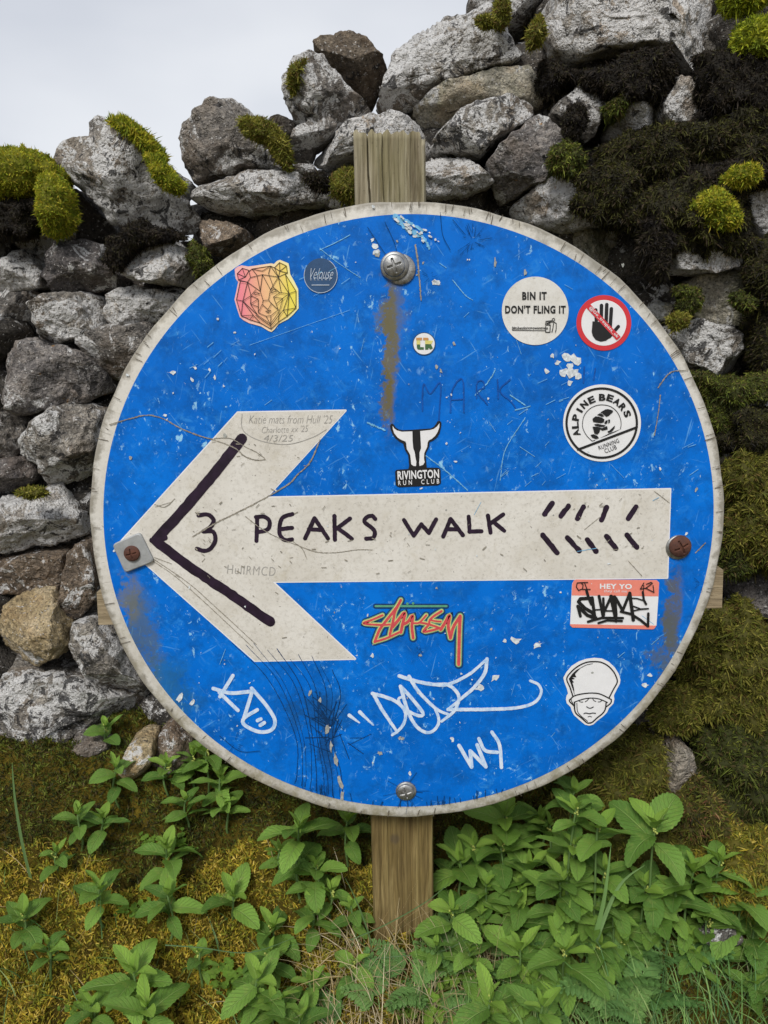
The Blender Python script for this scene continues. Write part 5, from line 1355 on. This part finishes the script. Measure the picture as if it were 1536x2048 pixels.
def post_mesh():
    tl, tr = P(706, 264, YP), P(851, 262, YP); bl_, br_ = P(749, 1930, YP), P(869, 1930, YP)
    nx_, nz_ = 110, 150
    dep = .075
    V, F = [], []
    def outline(t):
        L_ = bl_ + (tl - bl_) * t; Rr = br_ + (tr - br_) * t
        pts = []
        for i in range(nx_ + 1):
            u = i / nx_
            e = min(u, 1 - u)
            y = YP + (.004 * (1 - e / .05) ** 2 if e < .05 else 0)
            pts.append((L_[0] + (Rr[0] - L_[0]) * u, y, u, 0))
        for k in range(1, 9): pts.append((Rr[0], YP + dep * k / 8, 1, 1))
        for i in range(nx_ - 1, -1, -1): pts.append((L_[0] + (Rr[0] - L_[0]) * i / nx_, YP + dep, i / nx_, 2))
        for k in range(7, 0, -1): pts.append((L_[0], YP + dep * k / 8, 0, 3))
        return pts, lerp(bl_[2], tl[2], t)
    m = None
    for r in range(nz_ + 1):
        t = r / nz_
        pts, z = outline(t)
        m = len(pts)
        for (x, y, u, side) in pts:
            dy = 0; dz = 0
            if side == 0:
                dy = .0007 * math.sin(u * 40 + math.sin(t * 6) * 1.5) + .0006 * math.sin(u * 87 + 2 * math.sin(t * 9))
                for c0, tt, dd in ((.19 + .06 * (1 - t) * 6, .84, .006), (.40 + .02 * (1 - t) * 6, .86, .004), (.63, .9, .0012), (.75, .9, .0012)):
                    if t > tt - .1 and abs(u - c0 - .006 * math.sin(t * 70)) < .009: dy += dd * 1.6
            if r == nz_:
                dz = .0016 * math.sin(u * 31) + .0012 * math.sin(u * 57 + y * 200) - (.004 if u > .93 else 0) - .004 * (u > .86 and side == 0) * (u - .86) * 7
            V.append((x, y + dy, z + dz))
    for r in range(nz_):
        for j in range(m):
            F.append((r * m + j, r * m + (j + 1) % m, (r + 1) * m + (j + 1) % m, (r + 1) * m + j))
    F.append(tuple(nz_ * m + j for j in range(m)))
    return V, F
V, F = post_mesh()
o = mkobj('post', V, F, M['post'], sign, (BASE[0], YP, BASE[2])); o['label'] = 'square weathered timber post, split at the top and mossy green below'
yb0, yb1 = DS + .006, YP - .0005
lt, lb = P(193, 1185, yb0), P(197, 1250, yb0); rt, rb = P(1447, 1140, yb0), P(1444, 1216, yb0)
V = []
rsB = np.random.RandomState(2); nseg = 40
for k in range(nseg + 1):
    t = k / nseg
    jag = .0
    for (p, q) in ((lt, rt), (lb, rb)):
        z = lerp(p[2], q[2], t); x = lerp(p[0], q[0], t)
        V += [(x, yb0 + rsB.uniform(0, .0008), z), (x, yb1, z)]
F = []
for k in range(nseg):
    b0, b1 = k * 4, (k + 1) * 4
    F += [(b0, b1, b1 + 2, b0 + 2), (b0 + 1, b0 + 3, b1 + 3, b1 + 1), (b0, b0 + 1, b1 + 1, b1), (b0 + 2, b1 + 2, b1 + 3, b0 + 3)]
F += [(0, 2, 3, 1), (nseg * 4, nseg * 4 + 1, nseg * 4 + 3, nseg * 4 + 2)]
mkobj('batten', V, F, M['batten'], sign, smooth=False)['label'] = 'rough timber cross batten behind the sign'

# ------------------------------------------------------------------ plants
def leaf_mat(name, a, b, vein, trans=.17):
    g = G(name)
    uv = g.tc.outputs['UV']
    sp = g.n('SeparateXYZ', None, Vector=uv); U, Vv = sp.outputs[0], sp.outputs[1]
    rnd = g.n('ObjectInfo').outputs['Random']
    n = g.noise(g.tc.outputs['Object'], 120, 4, .6)
    col = g.mix(g.math('ADD', g.mul(rnd, .8), g.mul(g.math('SUBTRACT', n, .35), .6)), a, b)
    yl = g.rng(g.noise(g.tc.outputs['Object'], 5, 4, .7), .56, .70)
    col = g.mix(g.mul(yl, .35), col, (.34, .40, .09))
    ab = g.math('ABSOLUTE', g.math('SUBTRACT', Vv, .5))
    mid = g.rng(ab, .035, .012)
    ph = g.math('FRACT', g.mul(g.math('SUBTRACT', U, g.mul(ab, .55)), 8.5))
    side = g.rng(g.math('ABSOLUTE', g.math('SUBTRACT', ph, .5)), .10, .03)
    vn = g.math('MAXIMUM', mid, g.mul(side, .55))
    col = g.mix(g.mul(vn, .55), col, vein)
    quilt = g.math('ABSOLUTE', g.math('SUBTRACT', ph, .5))
    h = g.math('SUBTRACT', g.mul(g.math('SUBTRACT', .5, quilt), .0), g.math('ADD', g.mul(vn, .6), g.mul(n, .35)))
    nm = g.bump(h, .9, .004)
    s1 = g.bsdf(col, .40, nm, .5)
    tcol = g.mix(1., col, (1.25, 1.25, .6), 'MULTIPLY')
    s2 = g.n('BsdfTranslucent', None, Color=tcol).outputs[0]
    mx = g.t.nodes.new('ShaderNodeMixShader'); mx.inputs[0].default_value = trans
    g.t.links.new(s1, mx.inputs[1]); g.t.links.new(s2, mx.inputs[2])
    return g.end(mx.outputs[0])
M['leaf'] = leaf_mat('mercury_leaf', (.075, .18, .024), (.25, .44, .066), (.36, .52, .15))
M['leaf_young'] = leaf_mat('mercury_young_leaf', (.23, .41, .05), (.32, .52, .075), (.42, .58, .18), .22)
M['stem'] = plain('green_stem', (.10, .17, .05), .5, .4, .2)
M['bud'] = plain('yellow_green_bud', (.38, .42, .10), .6, .3, .2)
M['fern'] = leaf_mat('feathery_leaf', (.12, .28, .07), (.24, .43, .11), (.3, .48, .16))
M['lime_leaf'] = leaf_mat('lime_cut_leaf', (.17, .34, .035), (.25, .42, .05), (.30, .48, .09))

def add_uv(me, uv):
    l = me.uv_layers.new(name='UVMap')
    vi = np.zeros(len(me.loops), np.int32); me.loops.foreach_get('vertex_index', vi)
    l.data.foreach_set('uv', np.asarray(uv, np.float32)[vi].ravel())
def leaf_mesh(seed, W=.26, droop=.5, fold=.35, serr=.05, mat='leaf'):
    """unit-length toothed ovate leaf along +X, base at the origin"""
    rs = np.random.RandomState(seed)
    nu, nv = 22, 6
    V, UV, F = [], [], []
    tw = rs.uniform(-.25, .25); side = rs.uniform(-.12, .12); ph = rs.uniform(0, 6)
    x, z, ang = 0., 0., rs.uniform(.05, .25)
    ctr = []
    for i in range(nu + 1):
        u = i / nu
        ctr.append((x, z, ang))
        ang -= droop * (.5 + 1.3 * u) / nu
        x += math.cos(ang) / nu; z += math.sin(ang) / nu
    for i in range(nu + 1):
        u = i / nu
        cx, cz, an = ctr[i]
        pet = .07
        if u < pet: w = .018
        else:
            q = (u - pet) / (1 - pet)
            w = W * (q ** .55) * ((1 - q) ** .80) * 2.35
            w += serr * W * (1 if i % 2 else -.6) * (q > .05) * (q < .97)
            w = max(w, .0)
        for j in range(nv + 1):
            v = (j / nv) * 2 - 1
            fv = fold * (1 - .5 * u)
            y = v * w * math.cos(fv)
            lift = abs(v) * w * math.sin(fv) + .03 * math.sin(u * 9 + ph + v) * abs(v) ** 2 * (w / W)
            zz_ = cz + lift * math.cos(an) + tw * y * u
            V.append((cx - lift * math.sin(an), y + side * u * u, zz_)); UV.append((u, j / nv))
    for i in range(nu):
        for j in range(nv):
            k = i * (nv + 1) + j
            F.append((k, k + nv + 1, k + nv + 2, k + 1))
    me = mesh_np('leaf', V, F); add_uv(me, UV); me.materials.append(M[mat]); return me
LEAF = [leaf_mesh(200 + k, rs_w, dr, fo) for k, (rs_w, dr, fo) in enumerate(((.25, .5, .35), (.28, .7, .25), (.23, .3, .5), (.27, .9, .3), (.26, .6, .45), (.24, 1.1, .2), (.29, .45, .3), (.26, .8, .4)))]
YOUNG = [leaf_mesh(230 + k, w, d, f, mat='leaf_young') for k, (w, d, f) in enumerate(((.22, .2, .6), (.24, .4, .5), (.20, .1, .7), (.25, .5, .45)))]
def tube_mesh(name, pts, r0, r1, mat, n=6):
    pts = np.array(pts); V, F = [], []
    for i, p in enumerate(pts):
        t = i / (len(pts) - 1); r = lerp(r0, r1, t)
        for j in range(n):
            a = 2 * math.pi * j / n; V.append((p[0] + r * math.cos(a), p[1] + r * math.sin(a), p[2]))
    for i in range(len(pts) - 1):
        for j in range(n): F.append((i * n + j, i * n + (j + 1) % n, (i + 1) * n + (j + 1) % n, (i + 1) * n + j))
    me = mesh_np(name, V, F); me.materials.append(mat); return me
STEM = [tube_mesh('stem', [(.06 * math.sin(k + 2.2 * t) * t * (1 - t) * 3, .05 * math.cos(2 * k + 2 * t) * t * (1 - t) * 3, t) for t in np.linspace(0, 1, 8)], .016, .010, M['stem']) for k in range(3)]
def bud_mesh(seed):
    rs = np.random.RandomState(seed); V, F = [], []
    V0, F0 = ico(1)
    for k in range(7):
        c = np.array([rs.normal(0, .10), rs.normal(0, .10), .25 + .11 * k]); kk = len(V)
        V += list(V0 * .10 + c); F += [tuple(f + kk) for f in F0]
    kk = len(V)
    V += [(-.015, 0, 0), (.015, 0, 0), (.015, 0, 1.), (-.015, 0, 1.)]; F.append((kk, kk + 1, kk + 2, kk + 3))
    me = mesh_np('flower_spike', V, F); me.materials.append(M['bud']); return me
BUD = [bud_mesh(s) for s in range(2)]
def part(name, me, parent, loc, rot, scl):
    o = bpy.data.objects.new(name, me)
    COL.objects.link(o); o.parent = parent
    o.location = loc; o.rotation_euler = rot; o.scale = scl
    return o
rsP = np.random.RandomState(21)
def stand(px, py, h, ymax=1.12):
    """where a plant whose top shows at this pixel is rooted, given its height"""
    d = ray(px, py); best = None
    for t in np.linspace(.7, 1.45, 300):
        x, y, z = d[0] * t, d[1] * t, CZ + d[2] * t
        if z - float(terrain(x, y)) < h: best = (x, y, z); break
    if best is None: t = 1.0; best = (d[0] * t, d[1] * t, CZ + d[2] * t)
    return best
def mercury(px, py, s, label, group, h=None):
    h = (h or rsP.uniform(.045, .08) * (.6 + .4 * s))
    x, y, z = stand(px, py, h)
    if px > 1100 and y > .885: y = .885; d = ray(px, py); x = d[0] * y / d[1]; z = CZ + d[2] * y / d[1]
    if 738 < px < 880 and y > .885: y = .87; d = ray(px, py); x = d[0] * y / d[1]; z = CZ + d[2] * y / d[1]
    if ((x - OX) ** 2 + (z - OZ) ** 2) < (OR + .05) ** 2 and DS - .06 < y < DS + .02:
        y = DS + .045; d = ray(px, py); x = d[0] * y / d[1]; z = CZ + d[2] * y / d[1]
    gz = float(terrain(x, y)) - .004
    hh = z - gz
    p = empty('mercury_plant', (x, y, gz), label, 'plant', group)
    part('stem', STEM[rsP.randint(3)], p, (0, 0, 0), (0, 0, rsP.uniform(0, 6)), (.13, .13, hh))
    az = rsP.uniform(0, math.pi)
    L = .053 * s
    def lf(mesh, zz_, az_, pitch, l):
        part('leaf', mesh, p, (0, 0, zz_), (rsP.normal(0, .18), -pitch + rsP.normal(0, .14), az_ + rsP.normal(0, .2)), (l, l * rsP.uniform(.9, 1.15), l))
    for k in (0, 1): lf(YOUNG[rsP.randint(4)], hh, az + k * math.pi, 1.0, L * .42)
    for k in (0, 1): lf(YOUNG[rsP.randint(4)] if rsP.rand() < .6 else LEAF[rsP.randint(8)], hh - .004, az + math.pi / 2 + k * math.pi, .62, L * .70)
    for k in (0, 1): lf(LEAF[rsP.randint(8)], hh - .011, az + .3 + k * math.pi, .30, L * rsP.uniform(.9, 1.08))
    for k in (0, 1): lf(LEAF[rsP.randint(8)], hh - .021, az + .3 + math.pi / 2 + k * math.pi, .12, L * rsP.uniform(.85, 1.08))
    if hh > .055:
        for k in (0, 1): lf(LEAF[rsP.randint(8)], hh * .55, az + 1. + k * math.pi, -.05, L * rsP.uniform(.7, .95))
    if hh > .10:
        for k in (0, 1): lf(LEAF[rsP.randint(8)], hh * .33, az + 2.4 + k * math.pi, -.1, L * rsP.uniform(.5, .8))
    if rsP.rand() < .45:
        part('flower_spike', BUD[rsP.randint(2)], p, (0, 0, hh - .012), (rsP.uniform(-.5, .5), rsP.uniform(-.5, .5), 0), (.016, .016, .016))
    return p
LEFT = [(212,1452,.8),(255,1476,.8),(232,1535,.9),(332,1528,.9),(412,1500,1.05),(440,1555,1.),(155,1625,.75),(205,1635,.85),(242,1592,.7),(332,1695,1.05),(112,1705,.75),(200,1775,1.),(335,1790,1.1),(45,1830,1.),(95,1890,.85),(465,1790,1.15),(505,1800,1.1),(545,1852,1.),(598,1655,1.3),(632,1735,1.1),(695,1640,1.15),(705,1705,1.),(625,1822,.9),(702,1812,.7),(268,1945,1.3),(292,2015,1.3),(540,1905,1.),(515,1958,1.15),(548,2005,1.1),(618,1962,.85),(706,1925,.75),(600,2035,.9),(372,1600,.85),(452,1602,.85),(480,1640,.75),(182,2010,.8),(55,1985,.7),(118,2030,.7),(322,1592,.7),(385,1512,.9),(245,1800,.7),(400,1905,.6),(660,1780,.8),(560,1700,.8),(20,1760,.7)]
RIGHT = [(1010,1632,1.3),(1082,1640,1.0),(920,1722,1.3),(905,1822,1.2),(972,1770,.9),(1060,1735,1.1),(1100,1650,1.),(1150,1690,1.),(1195,1652,1.),(1148,1582,.9),(1152,1618,.9),(1310,1655,1.55),(1142,1752,1.),(1030,1832,1.3),(1120,1765,1.1),(1172,1782,1.),(1245,1832,1.1),(1312,1812,1.2),(1388,1742,1.2),(1480,1772,1.35),(1412,1842,1.),(1505,1850,1.),(1040,1900,1.2),(1075,1925,1.3),(1132,1902,1.3),(1062,1972,1.1),(1250,1890,.9),(1382,1882,.8),(1530,1922,1.),(1512,1965,.8),(980,2000,1.25),(990,2040,1.1),(1085,2012,.9),(872,1892,.7),(1002,1692,1.),(1100,1722,.9),(1130,1802,1.),(1182,1842,1.),(1290,1772,1.),(960,1832,.7),(1392,1912,.8),(950,1690,.9),(1040,1780,1.),(1210,1740,1.),(1230,1790,.9),(1350,1780,.9),(1440,1800,.9),(1200,1890,.8),(940,1900,.8),(1440,1720,.9)]
def plant_label(px, py):
    if px < 735:
        if py < 1560: return 'leafy green plant under the big slab by the small tan rocks', 'leafy plants under the big slab'
        if px > 520 and py < 1760: return 'leafy green plant in the shade under the sign, left of the post', 'leafy plants in the shade left of the post'
        if py < 1660: return 'leafy green plant on the dark mossy bank below the sign rim', 'leafy plants on the dark bank'
        if py < 1880: return 'leafy green plant on the slope of golden moss', 'leafy plants on the golden slope'
        return 'leafy green plant with straggling grass at the foot of the golden moss', 'leafy plants at the foot of the golden moss'
    if px < 1000 and py < 1860: return 'leafy green plant close to the right side of the post', 'leafy plants beside the post'
    if py < 1670: return 'leafy green plant tucked under the sign rim against the olive moss', 'leafy plants under the rim by the olive moss'
    if px > 1330: return 'leafy green plant below the patch of golden wall moss', 'leafy plants below the golden wall moss'
    if py > 1850: return 'leafy green plant among the feathery leaves and grass', 'leafy plants among the feathery leaves'
    return 'leafy green plant in the thick clump round the broad grass blades', 'leafy plants in the thick clump'
SKIP = {(242,1592), (322,1592), (245,1800), (20,1760), (480,1640), (55,1985), (118,2030), (505,1800), (705,1705), (255,1476)}
for (px, py, s) in LEFT:
    if s < 1.28 and (px, py) not in SKIP: mercury(px, py, s * .92, *plant_label(px, py))
mercury(598, 1655, 1.25, 'tall leafy plant rising right under the lower edge of the sign', None, .13)
mercury(268, 1945, 1.25, 'broad-leaved plant in the golden moss, upper of two close together', None)
mercury(292, 2015, 1.2, 'broad-leaved plant in the golden moss, lower of two close together', None)
for (px, py, s) in RIGHT:
    if s < 1.5: mercury(px, py, s, *plant_label(px, py))
mercury(1310, 1655, 1.4, 'largest leafy plant standing alone against the olive moss', None, .11)

# feathery leaves near the ground
def fern_mesh(seed, mat, lobes=8, wide=1.):
    rs = np.random.RandomState(seed); V, UV, F = [], [], []
    def blade(p, d, L, w, z0):
        n = np.array([-d[1], d[0]]); k = len(V); m = 4
        for i in range(m + 1):
            t = i / m; ww = w * (math.sin(math.pi * min(.98, .12 + .86 * t)) ** .8) * (1.15 if i % 2 else .75)
            if i == m: ww = .001
            c = p + d * L * t; zc = z0 + .10 * L * math.sin(2.5 * t) - .2 * L * t * t
            for sgn in (-1, 0, 1):
                q = c + n * ww * sgn
                V.append((q[0], q[1], zc + (.25 * ww if sgn else 0))); UV.append((t, .5 + .5 * sgn))
        for i in range(m):
            for j in (0, 1):
                a_ = k + i * 3 + j; F.append((a_, a_ + 3, a_ + 4, a_ + 1))
    for i in range(lobes):
        t = .25 + .72 * i / (lobes - 1)
        ctr = np.array([t, 0.]); L = .40 * (1 - t) ** .8 + .07
        zc = .16 * math.sin(t * 2.4) - .10 * t * t
        for sg in (-1, 1):
            an = sg * rs.uniform(.85, 1.1)
            d = np.array([math.cos(an), math.sin(an)])
            blade(ctr, d, L, .05 * wide * (.5 + L * 2), zc)
            for q in (.35, .6, .8):                     # side lobes of each leaflet
                for s2 in (-1, 1):
                    a2 = an + s2 * .8; blade(ctr + d * L * q, np.array([math.cos(a2), math.sin(a2)]), L * .42 * (1.1 - q), .030 * wide * (.5 + L * 2), zc - .02)
    blade(np.array([.95, 0.]), np.array([1., 0.]), .13, .05 * wide, .06)
    k = len(V)
    for t in np.linspace(0, 1, 8):
        z_ = .16 * math.sin(t * 2.4) - .10 * t * t
        V.append((t, -.008, z_ - .004)); V.append((t, .008, z_ - .004)); UV += [(t, .5), (t, .5)]
    for i in range(7): F.append((k + 2 * i, k + 2 * i + 2, k + 2 * i + 3, k + 2 * i + 1))
    me = mesh_np('feathery_leaf', V, F); add_uv(me, UV); me.materials.append(M[mat]); return me
FERN = [fern_mesh(k, 'fern') for k in range(3)]
LIME = [fern_mesh(10 + k, 'lime_leaf', 3, 2.6) for k in range(2)]
def herb(name, px, py, s, meshes, n, label, group, h=.03):
    x, y, z = stand(px, py, h); gz = float(terrain(x, y))
    p = empty(name, (x, y, gz - .003), label, 'plant', group)
    a0 = rsP.uniform(0, 6)
    for k in range(n):
        L = s * rsP.uniform(.75, 1.15)
        part('frond', meshes[rsP.randint(len(meshes))], p, (0, 0, h * rsP.uniform(.3, .9)), (rsP.normal(0, .25), -rsP.uniform(.15, .7), a0 + k * 6.28 / n + rsP.normal(0, .3)), (L, L, L))
FL = 'feathery finely cut green plant low in the grass'
for (px, py, s, n) in ((1205,1958,.085,3),(1262,1985,.085,3),(1275,2030,.07,3),(862,1985,.07,3),(820,1930,.06,2),(920,1920,.07,3),(985,1925,.07,3),(1110,1880,.07,3),(1320,1905,.08,3),(760,2000,.06,3),(1050,2020,.07,3),(700,2030,.06,2),(1225,2035,.07,3),(880,2030,.06,2),(1090,1995,.06,2)):
    herb('feathery_plant', px, py, s, FERN, n, FL, 'feathery plants in the grass')
LL = 'small lime green plant with broadly lobed leaves in the moss'
for (px, py, s) in ((440,1950,.04),(905,1990,.04),(925,1950,.045),(840,2020,.04),(880,2035,.04),(360,1690,.03),(305,1680,.03),(255,1820,.03),(160,2020,.03),(460,1960,.03),(805,1975,.03),(1135,1870,.035),(560,1720,.03),(520,2040,.04)):
    herb('lobed_plant', px, py, s, LIME, 4, LL, 'lobed plants in the moss', .02)

# grass
def blades(rs, n, xr, yr, Lr, Wr, pal, lean=.5, dens=None):
    x = rs.uniform(*xr, n); y = rs.uniform(*yr, n)
    if dens is not None:
        k = rs.rand(n) < dens(x, y); x, y = x[k], y[k]; n = len(x)
    z = terrain(x, y) - .003
    L = rs.uniform(*Lr, n); W = rs.uniform(*Wr, n)
    az = rs.uniform(0, 2 * math.pi, n); le = np.abs(rs.normal(0, lean, n)); bend = rs.uniform(.2, 1.4, n)
    m = 6; V = []
    d = np.stack([np.cos(az), np.sin(az)], 1); sd_ = np.stack([-np.sin(az), np.cos(az)], 1)
    sd_ = sd_ * np.cos(.8) + d * .5
    px_, pz_ = np.zeros(n), np.zeros(n); ang = le.copy()
    for i in range(m + 1):
        t = i / m
        w = W * (1 - t ** 2.2) * .5 + .0001
        c = np.stack([x + d[:, 0] * px_, y + d[:, 1] * px_, z + pz_], 1)
        V.append(np.concatenate([c[:, :2] - sd_ * w[:, None], c[:, 2:]], 1)); V.append(np.concatenate([c[:, :2] + sd_ * w[:, None], c[:, 2:]], 1))
        px_ = px_ + np.sin(ang) * L / m; pz_ = pz_ + np.cos(ang) * L / m; ang = ang + bend / m
    V = np.stack(V, 1).reshape(-1, 3)
    st = 2 * (m + 1); k0 = np.arange(n)[:, None] * st
    F = np.concatenate([k0 + [2 * i, 2 * i + 1, 2 * i + 3, 2 * i + 2] for i in range(m)], 0)
    C = np.array(pal)[rs.randint(0, len(pal), n)] * rs.uniform(.75, 1.25, n)[:, None]
    return V, F, np.repeat(C, st, 0)
rsG = np.random.RandomState(31)
GP = [(.14, .30, .08), (.19, .36, .10), (.12, .24, .09), (.23, .38, .11), (.29, .38, .14)]
V1 = blades(rsG, 4200, (.05, .85), (.66, .93), (.04, .11), (.0012, .0026), GP, .5, lambda x, y: np.clip((.93 - y) * 5.5, .05, 1) * np.clip((x + .05) * 3, .1, 1))
V2 = blades(rsG, 330, (-.75, .1), (.68, .95), (.03, .09), (.0009, .0019), GP, .8)
V = np.concatenate([V1[0], V2[0]]); F = np.concatenate([V1[1], V2[1] + len(V1[0])]); C = np.concatenate([V1[2], V2[2]])
tag(mkobj('grass', V, F, M['grass'], cols=C), 'fine green grass blades among the plants in front of the wall', 'grass', kind='stuff')
SPAL = [(.62, .50, .30), (.52, .40, .21), (.68, .58, .40), (.42, .31, .15)]
V1 = blades(rsG, 900, (-.09, .17), (.76, .90), (.04, .12), (.0009, .0017), SPAL, 1.0)
V2 = blades(rsG, 260, (-.75, .75), (.68, .98), (.03, .09), (.0006, .0012), SPAL, 1.1)
V = np.concatenate([V1[0], V2[0]]); F = np.concatenate([V1[1], V2[1] + len(V1[0])]); C = np.concatenate([V1[2], V2[2]])
tag(mkobj('dry_grass', V, F, M['grass'], cols=C), 'dry straw lying round the foot of the post', 'straw', kind='stuff')
def big_blade(parent, pts, w, col):
    """pts: (px, py, Y) along the blade"""
    W3 = [P(*p) for p in pts]; out = []
    for i in range(len(W3) - 1):
        for t in np.linspace(0, 1, 6, endpoint=False):
            p0, p1, p2, p3 = W3[max(0, i - 1)], W3[i], W3[i + 1], W3[min(len(W3) - 1, i + 2)]
            out.append(.5 * (2 * p1 + (p2 - p0) * t + (2 * p0 - 5 * p1 + 4 * p2 - p3) * t * t + (-p0 + 3 * p1 - 3 * p2 + p3) * t ** 3))
    out.append(W3[-1]); n = len(out); V, F = [], []
    for i, c in enumerate(out):
        t = i / (n - 1); ww = w * (1 - t ** 3) * .5 + .00015
        tg = out[min(n - 1, i + 1)] - out[max(0, i - 1)]; s = np.cross(tg, [0, 1, .3]); s /= np.linalg.norm(s)
        V += [c - s * ww, c + [0, .0012 * (1 - t), 0], c + s * ww]
    for i in range(n - 1):
        k = i * 3; F += [(k, k + 1, k + 4, k + 3), (k + 1, k + 2, k + 5, k + 4)]
    mkobj('blade', V, F, M['grass'], parent, cols=np.tile(col, (len(V), 1)))
b0 = P(1165, 1975, .865)
t_ = empty('grass_tuft', b0, 'broad pale green grass blades rising among the leafy plants', 'grass')
big_blade(t_, [(1160,1975,.865),(1185,1890,.86),(1208,1800,.855),(1222,1690,.85)], .0068, (.22, .38, .12))
big_blade(t_, [(1165,1975,.865),(1200,1860,.86),(1240,1770,.85),(1290,1730,.845)], .0060, (.26, .42, .16))
big_blade(t_, [(1140,1985,.86),(1170,1950,.86),(1200,1930,.86)], .004, (.22, .40, .12))
t_ = empty('grass_tuft', P(60, 1740, .96), 'single tall thin grass blade over the golden moss', 'grass')
big_blade(t_, [(62,1760,.96),(45,1690,.95),(30,1600,.945),(24,1525,.94)], .0042, (.16, .27, .10))
t_ = empty('grass_tuft', P(735, 1900, .88), 'thin arching grass blades crossing the front of the post', 'grass')
big_blade(t_, [(745,1905,.88),(735,1860,.878),(712,1800,.875),(690,1755,.872)], .0022, (.13, .22, .08))
big_blade(t_, [(700,1880,.875),(770,1850,.87),(850,1805,.868),(900,1765,.866)], .0022, (.14, .24, .10))
big_blade(t_, [(700,1920,.865),(800,1912,.86),(890,1900,.86),(960,1860,.86)], .0024, (.16, .26, .12))
t_ = empty('grass_tuft', P(350, 1885, .84), 'long curved grass blade lying over the golden moss', 'grass')
big_blade(t_, [(330,1890,.84),(400,1895,.835),(500,1905,.83),(600,1870,.83)], .0026, (.14, .24, .11))
